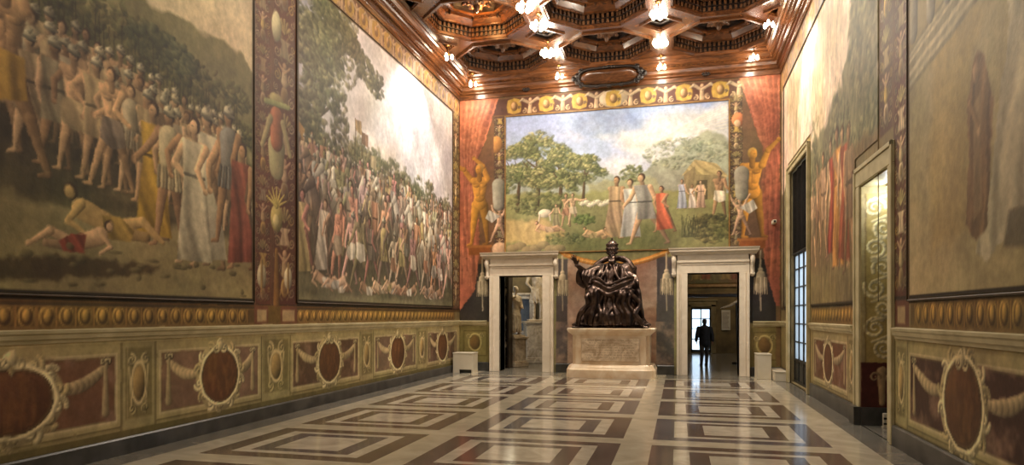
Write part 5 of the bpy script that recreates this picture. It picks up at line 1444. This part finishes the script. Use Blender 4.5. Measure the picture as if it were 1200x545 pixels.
# ------------------------------------------------------------------ generic marble statues of the next room
def marble_statue(label, loc, rz, seed, arm=0, h=2.0, ped=1.15, pw=.34):
    p = thing('marble_pedestal', 'grey-brown stone pedestal under the '+label.split(',')[0], 'pedestal', loc, rz=rz)
    m = MB(); m.box(-pw-.06, pw+.06, -pw-.06, pw+.06, 0, .14, 0, .01); m.box(-pw-.02, pw+.02, -pw-.02, pw+.02, .14, .2, 0, .02); m.build('plinth', M['marble'], p)
    m = MB(); m.box(-pw, pw, -pw, pw, .2, ped-.12, 0, .01); m.build('shaft', M['marble'], p)
    m = MB(); m.box(-pw-.03, pw+.03, -pw-.03, pw+.03, ped-.12, ped-.07, 0, .015); m.box(-pw-.07, pw+.07, -pw-.07, pw+.07, ped-.07, ped, 0, .01); m.build('cap', M['marble'], p)
    t = thing('marble_statue', label, 'statue', (loc[0], loc[1], ped), rz=rz)
    m = MB(); s = h/2.; K = lambda a, b, ra, rb: m.cap(tuple(q*s for q in a), tuple(q*s for q in b), ra*s, rb*s); E = lambda c, r: m.ell(tuple(q*s for q in c), tuple(q*s for q in r)); T = lambda pts, r: m.tube([tuple(q*s for q in p_) for p_ in pts], [q*s for q in r], 8)
    m.box(-.3*s, .3*s, -.25*s, .25*s, 0, .06*s)
    K((-.10, 0, .08), (-.11, -.02, .50), .05, .07); K((-.11, -.02, .5), (-.09, 0, .95), .075, .115); K((.10, -.08, .08), (.12, -.12, .52), .05, .07); K((.12, -.12, .52), (.09, 0, .95), .075, .115)
    K((-.11, .0, .07), (-.12, -.12, .07), .045, .035); K((.1, -.06, .07), (.11, -.2, .07), .045, .035)
    E((0, 0, 1.02), (.19, .13, .15)); K((0, 0, 1.05), (0, 0, 1.40), .15, .19); E((0, -.02, 1.48), (.24, .13, .13)); K((0, 0, 1.55), (0, -.02, 1.68), .06, .055)
    E((0, -.03, 1.80), (.085, .10, .125)); E((0, -.01, 1.84), (.10, .11, .11)); E((0, -.13, 1.80), (.016, .02, .03)); E((0, -.11, 1.71), (.03, .03, .03))
    if arm == 0:
        K((-.24, 0, 1.50), (-.34, -.05, 1.20), .065, .055); K((-.34, -.05, 1.2), (-.22, -.22, 1.05), .05, .035); K((.24, 0, 1.5), (.32, .02, 1.2), .065, .055); K((.32, .02, 1.2), (.30, -.12, .95), .05, .035)
        hands = [(-.20, -.25, 1.03), (.30, -.14, .90)]
    else:
        K((-.24, 0, 1.50), (-.36, -.1, 1.30), .065, .055); K((-.36, -.1, 1.3), (-.30, -.28, 1.48), .05, .035); K((.24, 0, 1.5), (.34, .0, 1.2), .065, .055); K((.34, .0, 1.2), (.22, -.18, 1.12), .05, .035)
        hands = [(-.28, -.31, 1.53), (.19, -.21, 1.12)]
    for hx, hy, hz in hands:
        E((hx, hy, hz), (.04, .03, .05))
        for k in range(4): T([(hx-.03+.02*k, hy-.01, hz-.03), (hx-.035+.023*k, hy-.03, hz-.075)], [.012, .009])
        T([(hx-.03, hy, hz+.01), (hx-.06, hy-.02, hz-.02)], [.013, .01])
    rs = random.Random(seed)
    for k in range(13):
        a = 2*PI*k/13; T([(.13*math.cos(a), .1*math.sin(a), 1.08), (.2*math.cos(a), .16*math.sin(a), .8), (.24*math.cos(a+.2), .19*math.sin(a+.2), .55 if seed % 2 else .15)], [.035, .05, .035])
    for k in range(5): T([(-.24+.03*k, -.06, 1.55), (-.05+.04*k, -.17, 1.35), (.16, -.14, 1.12), (.22, .02, 1.0-.05*k)], [.02, .032, .03, .02])
    sculpt('figure', m, M['marble'], t, .02*s, 3)
    return t
# ------------------------------------------------------------------ the rooms beyond the end wall
YR = YB+WT
def far_shell(x0, x1, y1, zc, fl, wl, nm):
    m = MB(); m.box(x0-.2, x0, YR, y1+.2, 0, zc); struct(m.build('wall_left', wl))
    m = MB(); m.box(x1, x1+.2, YR, y1+.2, 0, zc); struct(m.build('wall_right', wl))
    m = MB(); m.box(x0-.2, x1+.2, YR, y1+.2, zc, zc+.2); struct(m.build('ceiling', wl))
    m = MB(); m.box(x0-.2, x1+.2, YR, y1+.2, -.2, -.002); struct(m.build('floor', fl))
# left: sculpture room
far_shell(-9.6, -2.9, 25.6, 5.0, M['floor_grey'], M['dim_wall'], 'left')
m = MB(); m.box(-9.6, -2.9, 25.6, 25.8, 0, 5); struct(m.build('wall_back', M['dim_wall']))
marble_statue('pale marble statue with bent arm, right side of the view through the left doorway', (-5.0, 23.6, 0), .35, 1, 0, 2.3, 1.5, .45)
marble_statue('weathered marble statue seen sideways, left side of the view through the left doorway', (-5.32, 21.55, 0), 1.0, 2, 1, 1.75, 1.0, .26)
t = thing('stone_niche', 'pale framed stone niche on the far wall seen through the left doorway', 'niche', (-5.93, 25.55, 0))
m = MB(); m.box(-.36, -.25, -.22, .04, 1.1, 2.35, 0, .01); m.box(.25, .36, -.22, .04, 1.1, 2.35, 0, .01); m.box(-.40, .40, -.28, .04, 2.35, 2.5, 0, .02); m.box(-.48, .48, -.34, .04, 2.5, 2.6, 0, .02); m.box(-.44, .44, -.28, .04, .98, 1.1, 0, .02); m.box(-.36, .36, -.2, .04, 0, .98); m.build('surround', M['marble'], t)
m = MB(); m.box(-.25, .25, -.02, .02, 1.1, 2.35); m.build('back_panel', M['slate'], t)
t = thing('stone_table', 'low stone slab table below the niche in the sculpture room', 'table', (-4.9, 25.0, 0))
m = MB(); m.box(-.7, .7, -.3, .3, .72, .82, 0, .02); m.build('table_top', M['marble'], t)
for sx in (-.5, .5):
    m = MB(); m.lathe(sx, 0, [(.14, 0), (.14, .05), (.07, .12), (.09, .4), (.06, .62), (.12, .72)], 14); m.build('leg', M['slate'], t)
t = thing('relief_shelf', 'dark upright shelf of carved fragments just inside the left doorway', 'shelf', (-5.62, 20.9, 0))
m = MB(); m.box(-.3, -.24, -.25, .25, 0, 3.0); m.box(.24, .3, -.25, .25, 0, 3.0); m.box(-.3, .3, .21, .25, 0, 3.0)
for k in range(11): m.box(-.26, .26, -.24, .24, .05+.29*k, .08+.29*k)
m.build('case', M['wood_dark_shade'], t)
for k in range(9):
    f = MB(); f.ell((-.08+.1*(k % 3), -.05, .18+.29*k), (.1, .08, .10), None, 10, 7); f.box(-.12+.1*(k % 3), -.04+.1*(k % 3), -.12, .02, .085+.29*k, .14+.29*k)
    f.build('fragment', M['marble'], t)
point((-4.3, 21.6, 3.9), 90, (1, .86, .6), .3)
point((-6.2, 24.0, 4.0), 60, (1, .86, .6), .3)

# right: long room with a lit window at its end
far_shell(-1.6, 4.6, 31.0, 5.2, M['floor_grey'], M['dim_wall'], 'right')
WX = (.55, 1.42)        # glazed door in the far wall
def far_door():
    m = MB(); y0, y1 = 31.0, 31.2
    m.box(-1.6, WX[0], y0, y1, 0, 5.2); m.box(WX[1], 4.6, y0, y1, 0, 5.2); m.box(WX[0], WX[1], y0, y1, 2.05, 5.2); m.box(WX[0], WX[1], y0, y1, 0, .04)
    struct(m.build('wall_back', M['dim_wall']))
    t = thing('glazed_door', 'far glazed door letting in pale daylight behind the walking person', 'door', ((WX[0]+WX[1])/2, 31.1, 0)); w = (WX[1]-WX[0])/2
    m = MB()
    for a, b, p, q in ((-w, -w+.06, .04, 2.05), (w-.06, w, .04, 2.05), (-.025, .025, .04, 2.05), (-w, w, .04, .16), (-w, w, 1.98, 2.05), (-w, w, .62, .66), (-w, w, 1.1, 1.13), (-w, w, 1.55, 1.58)):
        m.box(a, b, -.04, .02, p, q)
    m.build('door_frame', M['black_metal'], t)
    m = MB(); m.box(-w+.05, w-.05, -.012, -.004, .15, 1.99); m.build('pane', M['glass'], t)
    m = MB(); m.box(-w-.22, -w, -.16, -.1, 0, 2.2, 0, .01); m.box(w, w+.22, -.16, -.1, 0, 2.2, 0, .01); m.box(-w-.22, w+.22, -.16, -.1, 2.1, 2.36, 0, .01); m.box(-w-.3, w+.3, -.22, -.1, 2.36, 2.44, 0, .01); m.build('surround', M['olive_wall'], t)
far_door()
c = paint_far_room(901)
t = thing('fresco', 'dim reddish fresco high on the far wall seen through the right doorway', 'fresco', (0, 0, 0))
c2 = Canvas(-1.55, 4.55, 3.15, 5.1, .03); 
c2.a[:] = c.a[:c2.nv, :c2.nu] if (c.nv >= c2.nv and c.nu >= c2.nu) else c.a[np.clip(np.arange(c2.nv), 0, c.nv-1)][:, np.clip(np.arange(c2.nu), 0, c.nu-1)]
slab('painted_field', c2, 'y', 30.97, -1, [M['paint']], t, .02)
m = MB(); m.box(-1.55, 4.55, 30.88, 30.98, 2.98, 3.12, 0, .02); m.build('frame', M['gold_leaf'], t)
# beam with spotlights, information panel and small fittings
t = thing('wooden_beam', 'dark horizontal beam across the room seen through the right doorway', 'beam', (1.5, 26.0, 0))
m = MB(); m.box(-3.1, 3.1, -.08, .08, 2.40, 2.52, 0, .01); m.build('beam', M['wood_dark_shade'], t)
m = MB(); m.box(-3.1, 3.1, -.1, .1, 2.52, 2.55); m.build('capping', M['gold_leaf'], t)
t = thing('wall_panel', 'white printed information panel on the far wall right of the walking person', 'panel', (2.06, 30.95, 0))
m = MB(); m.box(-.19, .19, -.03, .04, 1.05, 1.95, 0, .005); rs = random.Random(2)
for k in range(16): m.box(-.15, -.15+rs.uniform(.2, .3), -.033, -.029, 1.82-.045*k, 1.835-.045*k, 1)
m.build('board', [M['paper'], M['ink']], t)
t = thing('marble_sculpture', 'pale carved marble arm mounted on the right side beyond the right doorway', 'sculpture', (1.78, 24.5, 2.05))
m = MB(); m.cap((.22, 0, .16), (.0, 0, .02), .05, .045); m.cap((.0, 0, .02), (-.22, -.02, -.06), .04, .028)
for k in range(4): m.tube([(-.24, -.05+.025*k, -.065), (-.30, -.06+.03*k, -.07), (-.34, -.06+.03*k, -.10)], [.013, .012, .009], 6)
m.tube([(-.22, -.04, -.05), (-.26, -.08, -.03)], [.013, .01], 6); m.ell((-.225, -.01, -.062), (.04, .045, .02), None, 8, 6)
sculpt('arm', m, M['marble'], t, .01, 1)
m = MB(); m.cap((.2, 0, .12), (.25, 0, -2.05), .03, .03); m.lathe(.25, 0, [(.2, -2.05), (.2, -2.0), (.03, -1.97)], 14); m.build('stand', M['black_metal'], t)
point((2.6, 22.2, 4.4), 60, (1, .8, .5), .3); point((2.6, 28.0, 4.4), 90, (1, .78, .5), .3)

# ------------------------------------------------------------------ the person walking away in the next room
def walker():
    t = thing('person', 'person in dark jacket walking through the room beyond the right doorway', 'person', (.86, 23.35, 0))
    t.rotation_euler.z = .12
    s = .95
    m = MB()
    def K(a, b, ra, rb): m.cap(tuple(q*s for q in a), tuple(q*s for q in b), ra*s, rb*s)
    def E(c, r): m.ell(tuple(q*s for q in c), tuple(q*s for q in r))
    def T(p, r): m.tube([tuple(q*s for q in w) for w in p], [q*s for q in r], 8)
    # continuous body: legs in mid-step, torso, arms, neck and head turned away from the viewer
    K((-.09, 0, .84), (-.10, -.08, .47), .088, .06); K((-.10, -.08, .47), (-.10, .04, .09), .056, .036)
    K((.09, 0, .84), (.10, .10, .47), .088, .06); K((.10, .10, .47), (.10, .20, .09), .056, .036)
    for x, y in ((-.10, .04), (.10, .20)): K((x, y-.03, .045), (x, y+.15, .035), .042, .034)
    E((0, 0, .92), (.16, .11, .12)); K((0, 0, .95), (0, .0, 1.28), .13, .155); E((0, 0, 1.34), (.19, .11, .09)); K((0, 0, 1.36), (0, .01, 1.47), .055, .05)
    K((-.19, 0, 1.34), (-.25, -.03, 1.08), .058, .044); K((-.25, -.03, 1.08), (-.26, .10, .88), .042, .028)
    K((.19, 0, 1.34), (.25, .0, 1.08), .058, .044); K((.25, .0, 1.08), (.26, -.08, .86), .042, .028)
    for sx, y in ((-1, .11), (1, -.09)):
        E((sx*.262, y, .83), (.022, .035, .045))
        for k in range(4): T([(sx*.262, y-.028+.019*k, .80), (sx*.258, y-.03+.02*k, .765), (sx*.25, y-.03+.02*k, .74)], [.010, .009, .007])
        T([(sx*.25, y+.03, .84), (sx*.24, y+.045, .80)], [.011, .008])
    E((0, .02, 1.565), (.072, .09, .105)); E((0, .10, 1.555), (.014, .02, .025)); E((0, .09, 1.50), (.03, .02, .012))
    for sx in (-1, 1): E((sx*.075, .015, 1.555), (.012, .022, .03)); E((sx*.03, .095, 1.58), (.014, .008, .008))
    sculpt('body', m, M['skin'], t, .011, 2)
    m = MB(); K((-.09, 0, .86), (-.10, -.08, .47), .105, .075); K((-.10, -.08, .47), (-.10, .03, .12), .072, .058); K((.09, 0, .86), (.10, .10, .47), .105, .075); K((.10, .10, .47), (.10, .19, .12), .072, .058); E((0, 0, .90), (.18, .13, .13))
    sculpt('trousers', m, M['trousers'], t, .014, 2)
    m = MB(); K((0, 0, .82), (0, 0, 1.26), .185, .185); E((0, 0, 1.33), (.22, .135, .11)); K((0, 0, 1.38), (0, 0, 1.44), .075, .07)
    K((-.2, 0, 1.34), (-.27, -.03, 1.08), .078, .068); K((-.27, -.03, 1.08), (-.275, .09, .90), .066, .055); K((.2, 0, 1.34), (.27, 0, 1.08), .078, .068); K((.27, 0, 1.08), (.275, -.07, .90), .066, .055)
    for v in [v for v in ()]: pass
    sculpt('jacket', m, M['jacket'], t, .014, 2)
    m = MB(); E((0, -.005, 1.60), (.085, .095, .09)); E((0, -.05, 1.55), (.075, .05, .09)); sculpt('hair', m, M['hair'], t, .012, 1)
    for x, y in ((-.10, .04), (.10, .20)):
        m = MB(); K((x, y-.035, .05), (x, y+.16, .04), .052, .042); m.box((x-.045)*s, (x+.045)*s, (y-.07)*s, (y+.19)*s, 0, .02); sculpt('shoe', m, M['hair'], t, .01, 1)
walker()

# ------------------------------------------------------------------ window and blind of the right wall
def window():
    y0, y1, z0, z1 = WIN; m = MB()
    e = XR+.004
    # moulded stone-coloured architrave
    t = thing('window_casing', 'olive plaster casing round the tall window on the right wall', 'window casing', (XR, (y0+y1)/2, 0)); h = (y1-y0)/2
    m = MB()
    m.box(-.05, 0, -h-.16, -h, 0, z1+.0, 0, .01); m.box(-.05, 0, h, h+.16, 0, z1, 0, .01); m.box(-.05, 0, -h-.16, h+.16, z1, z1+.16, 0, .01)
    m.box(-.08, -.045, -h-.16, -h-.11, 0, z1+.16, 0, .008); m.box(-.08, -.045, h+.11, h+.16, 0, z1+.16, 0, .008); m.box(-.08, -.045, -h-.16, h+.16, z1+.11, z1+.16, 0, .008)
    m.build('architrave', M['trim_cream'], t)
    x = .14
    t = thing('window_grille', 'tall dark iron window grille of small panes, lit blue by daylight, on the right wall', 'window', (XR+.12, (y0+y1)/2, 0))
    m = MB(); nb = 4
    for k in range(nb+1):
        y = -h+2*h*k/nb; w = .035 if k in (0, nb, nb//2) else .018
        m.box(-.03, .03, y-w, y+w, z0, 3.25)
    for z, w in ((z0+.03, .03), (.60, .03), (1.05, .014), (1.5, .014), (1.95, .014), (2.4, .014), (2.85, .014), (3.22, .03)):
        m.box(-.028, .028, -h, h, z-w, z+w)
    m.build('grille_bars', M['black_metal'], t)
    for k in range(nb):
        a = -h+2*h*k/nb+.04; b = -h+2*h*(k+1)/nb-.04
        m = MB(); m.box(-.012, .012, a, b, z0+.05, .58); m.box(-.022, .022, a+.06, b-.06, .14, .50, 0, .01); m.build('lower_panel', M['black_metal'], t)
    m = MB(); m.box(.0, .008, -h+.02, h-.02, .6, 3.22); m.build('pane', M['frosted'], t)
    t = thing('roller_blind', 'black roller blind drawn over the upper part of the window', 'blind', (XR+.06, (y0+y1)/2, 0))
    m = MB(); n = 28; pts = [(.012*math.sin(k*.9), -h+.01+2*(h-.01)*k/n) for k in range(n+1)]
    m.loft([[(a, b, 3.24) for a, b in pts]+[(a+.012, b, 3.24) for a, b in pts[::-1]], [(a, b, z1-.02) for a, b in pts]+[(a+.012, b, z1-.02) for a, b in pts[::-1]]]); m.build('cloth', M['blind'], t)
    m = MB(); m.cap((0, -h+.05, 3.24), (0, h-.05, 3.24), .02, .02); m.build('bottom_bar', M['black_metal'], t)
window()

# ------------------------------------------------------------------ side doorway of the right wall
def side_door():
    y0, y1, z0, z1 = NI
    t = thing('doorcase', 'painted plaster doorcase of the side doorway on the right wall, scrolls on its reveal', 'doorcase', (0, 0, 0))
    m = MB(); m.box(XR-.025, XR+.02, y0-.24, y0, 0, z1, 0, .01); m.box(XR-.025, XR+.02, y1, y1+.27, 0, z1, 0, .01); m.box(XR-.025, XR+.02, y0-.24, y1+.27, z1, z1+.30, 0, .01)
    m.box(XR-.045, XR-.02, y0-.24, y0-.17, 0, z1+.3, 0, .008); m.box(XR-.045, XR-.02, y1+.20, y1+.27, 0, z1+.3, 0, .008); m.box(XR-.045, XR-.02, y0-.24, y1+.27, z1+.23, z1+.30, 0, .008)
    m.build('architrave', M['trim_cream'], t)
    slab('reveal', paint_jamb(), 'y', y1-.03, -1, [M['paint']], t, .02)
    m = MB(); m.box(XR, XR+.75, y1-.05, y1-.0, 0, .28); m.box(XR-.10, XR, y1-.02, y1+.27, 0, .28); m.build('base_block', M['slate'], t)
    m = MB(); m.box(XR+.02, XR+.75, y0-.02, y0+.0, 0, z1); m.box(XR+.02, XR+.75, y0, y1, z1-.02, z1+.02); m.build('soffit', M['trim_cream'], t)
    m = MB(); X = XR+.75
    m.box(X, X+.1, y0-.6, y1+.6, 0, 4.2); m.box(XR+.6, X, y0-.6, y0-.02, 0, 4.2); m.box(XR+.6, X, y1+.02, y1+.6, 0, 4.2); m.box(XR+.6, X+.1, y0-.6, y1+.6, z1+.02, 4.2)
    struct(m.build('wall_right', M['unlit_wall']))
    t = thing('strip_light', 'small white strip lamp glowing at the head of the side doorway', 'lamp', (XR+.36, (y0+y1)/2+.2, z1-.03))
    m = MB(); m.box(-.05, .05, -.35, .35, -.03, .0, 0, .005); m.build('housing', M['white_paint'], t)
    m = MB(); m.box(-.035, .035, -.32, .32, -.042, -.029, 0, .004); m.build('tube', mat_emit('cool_tube', (225, 235, 255), 14), t)
    point((XR+.36, y1-.35, z1-.14), 16, (.9, .95, 1), .05)
    t = thing('floor_box', 'small white socket box on the floor inside the side doorway', 'box', (XR+.30, y1-.22, 0))
    m = MB(); m.box(-.05, .05, -.05, .05, 0, .02); m.box(-.04, .04, -.04, .04, .02, .22, 0, .008); m.build('casing', M['white_paint'], t)
    m = MB(); m.box(-.042, .042, -.044, -.038, .05, .08); m.box(-.042, .042, -.044, -.038, .13, .16); m.build('slot', M['black_metal'], t)
side_door()

# ------------------------------------------------------------------ ivory boxes by the end wall, camera
def cabinet(label, loc, w, d, h, rz=0, foot=True):
    t = thing('radiator_cabinet', label, 'cabinet', loc, rz=rz)
    m = MB()
    if foot:
        m.box(-w/2, w/2, -d/2, d/2, .10, h-.03, 0, .008); m.box(-w/2, w/2-.42, -d/2, d/2, 0, .10, 0, .004); m.box(w/2-.04, w/2, -d/2, d/2, 0, .10)
    else: m.box(-w/2, w/2, -d/2, d/2, 0, h-.03, 0, .008)
    m.build('casing', M['white_paint'], t)
    m = MB(); m.box(-w/2-.01, w/2+.01, -d/2-.01, d/2+.01, h-.03, h, 0, .006); m.build('top', M['white_paint'], t)
    if foot:
        m = MB(); m.box(w/2-.42, w/2-.04, -d/2+.03, d/2-.03, 0.002, .099); m.build('foot_recess', M['black_metal'], t)
    return t
cabinet('ivory metal cabinet against the left wall by the left doorcase', (-6.20, 18.86, 0), .62, .5, .60)
cabinet('taller ivory metal cabinet right of the right doorcase', (2.22, 19.0, 0), .36, .62, .68, 0, False)
cabinet('low ivory metal cabinet in the right corner beside the taller one', (2.57, 18.75, 0), .30, 1.1, .26, 0, False)
t = thing('wall_camera', 'small white camera fixed to the painted red curtain by the window', 'camera', (2.55, YB, 4.28))
m = MB(); m.box(-.05, .05, -.05, -.001, -.05, .05, 0, .006); m.cap((0, -.05, 0), (0, -.13, .0), .02, .02); m.build('bracket', M['white_paint'], t)
m = MB(); m.box(-.05, .05, -.30, -.12, -.045, .045, 0, .01); m.build('housing', M['white_paint'], t)
m = MB(); m.cap((0, -.30, 0), (0, -.315, 0), .03, .028); m.build('lens', M['black_metal'], t)

# ------------------------------------------------------------------ light
def spot(loc, to, e, size, blend, col=(1, .9, .82), r=.06):
    l = bpy.data.lights.new('spot_light', 'SPOT'); l.energy = e; l.spot_size = math.radians(size); l.spot_blend = blend; l.color = col; l.shadow_soft_size = r
    o = bpy.data.objects.new('spot_light', l); o.location = loc
    o.rotation_euler = (Vector(to)-Vector(loc)).to_track_quat('-Z', 'Y').to_euler(); COL.objects.link(o); return o
spot((-5.3, 15.6, 8.7), (-6.6, 15.6, 5.6), 620, 84, .5, (1, .93, .92))
spot((1.9, 15.8, 8.75), (2.75, 15.0, 5.2), 620, 80, .6, (1, .88, .80))
point((CX0-PX, CY[1]+.1, ZC+.20), 85, (1, .52, .18), .08)
for y in (11.5, 8.5, 5.0, 1.0):
    for x in (-4.6, .8): point((x, y, 8.5), {11.5: 105, 8.5: 110, 5.0: 95, 1.0: 60}[y], (1, .92, .78), .25)

spot((-.45, 17.3, 8.5), (-1.8, 18.6, 1.1), 1250, 28, .6, (1, .86, .66))
spot((-3.38, 17.2, 8.5), (-4.6, 19.4, 2.2), 800, 30, .7, (1, .88, .70)); spot((-.45, 15.9, 8.5), (1.0, 19.4, 2.2), 800, 26, .7, (1, .88, .70))
w = bpy.data.worlds.new('day'); SC.world = w; w.use_nodes = True
bg = w.node_tree.nodes['Background']; bg.inputs[0].default_value = (.70, .84, 1, 1); bg.inputs[1].default_value = 2.0

# ------------------------------------------------------------------ camera
cd = bpy.data.cameras.new('camera'); cam = bpy.data.objects.new('camera', cd); COL.objects.link(cam)
cd.sensor_fit = 'HORIZONTAL'; cd.sensor_width = 36; cd.lens = 36*FPX/1200.; cd.shift_y = (370-272.5)/1200.
cam.location = (0, 0, EYE); cam.rotation_euler = (PI/2, 0, YAW); cd.clip_end = 200; cd.clip_start = .05
SC.camera = cam
SC.view_settings.view_transform = 'Standard'; SC.view_settings.look = 'None'; SC.view_settings.gamma = 1; SC.view_settings.use_curve_mapping = False
SC.view_settings.exposure = EXPOSURE
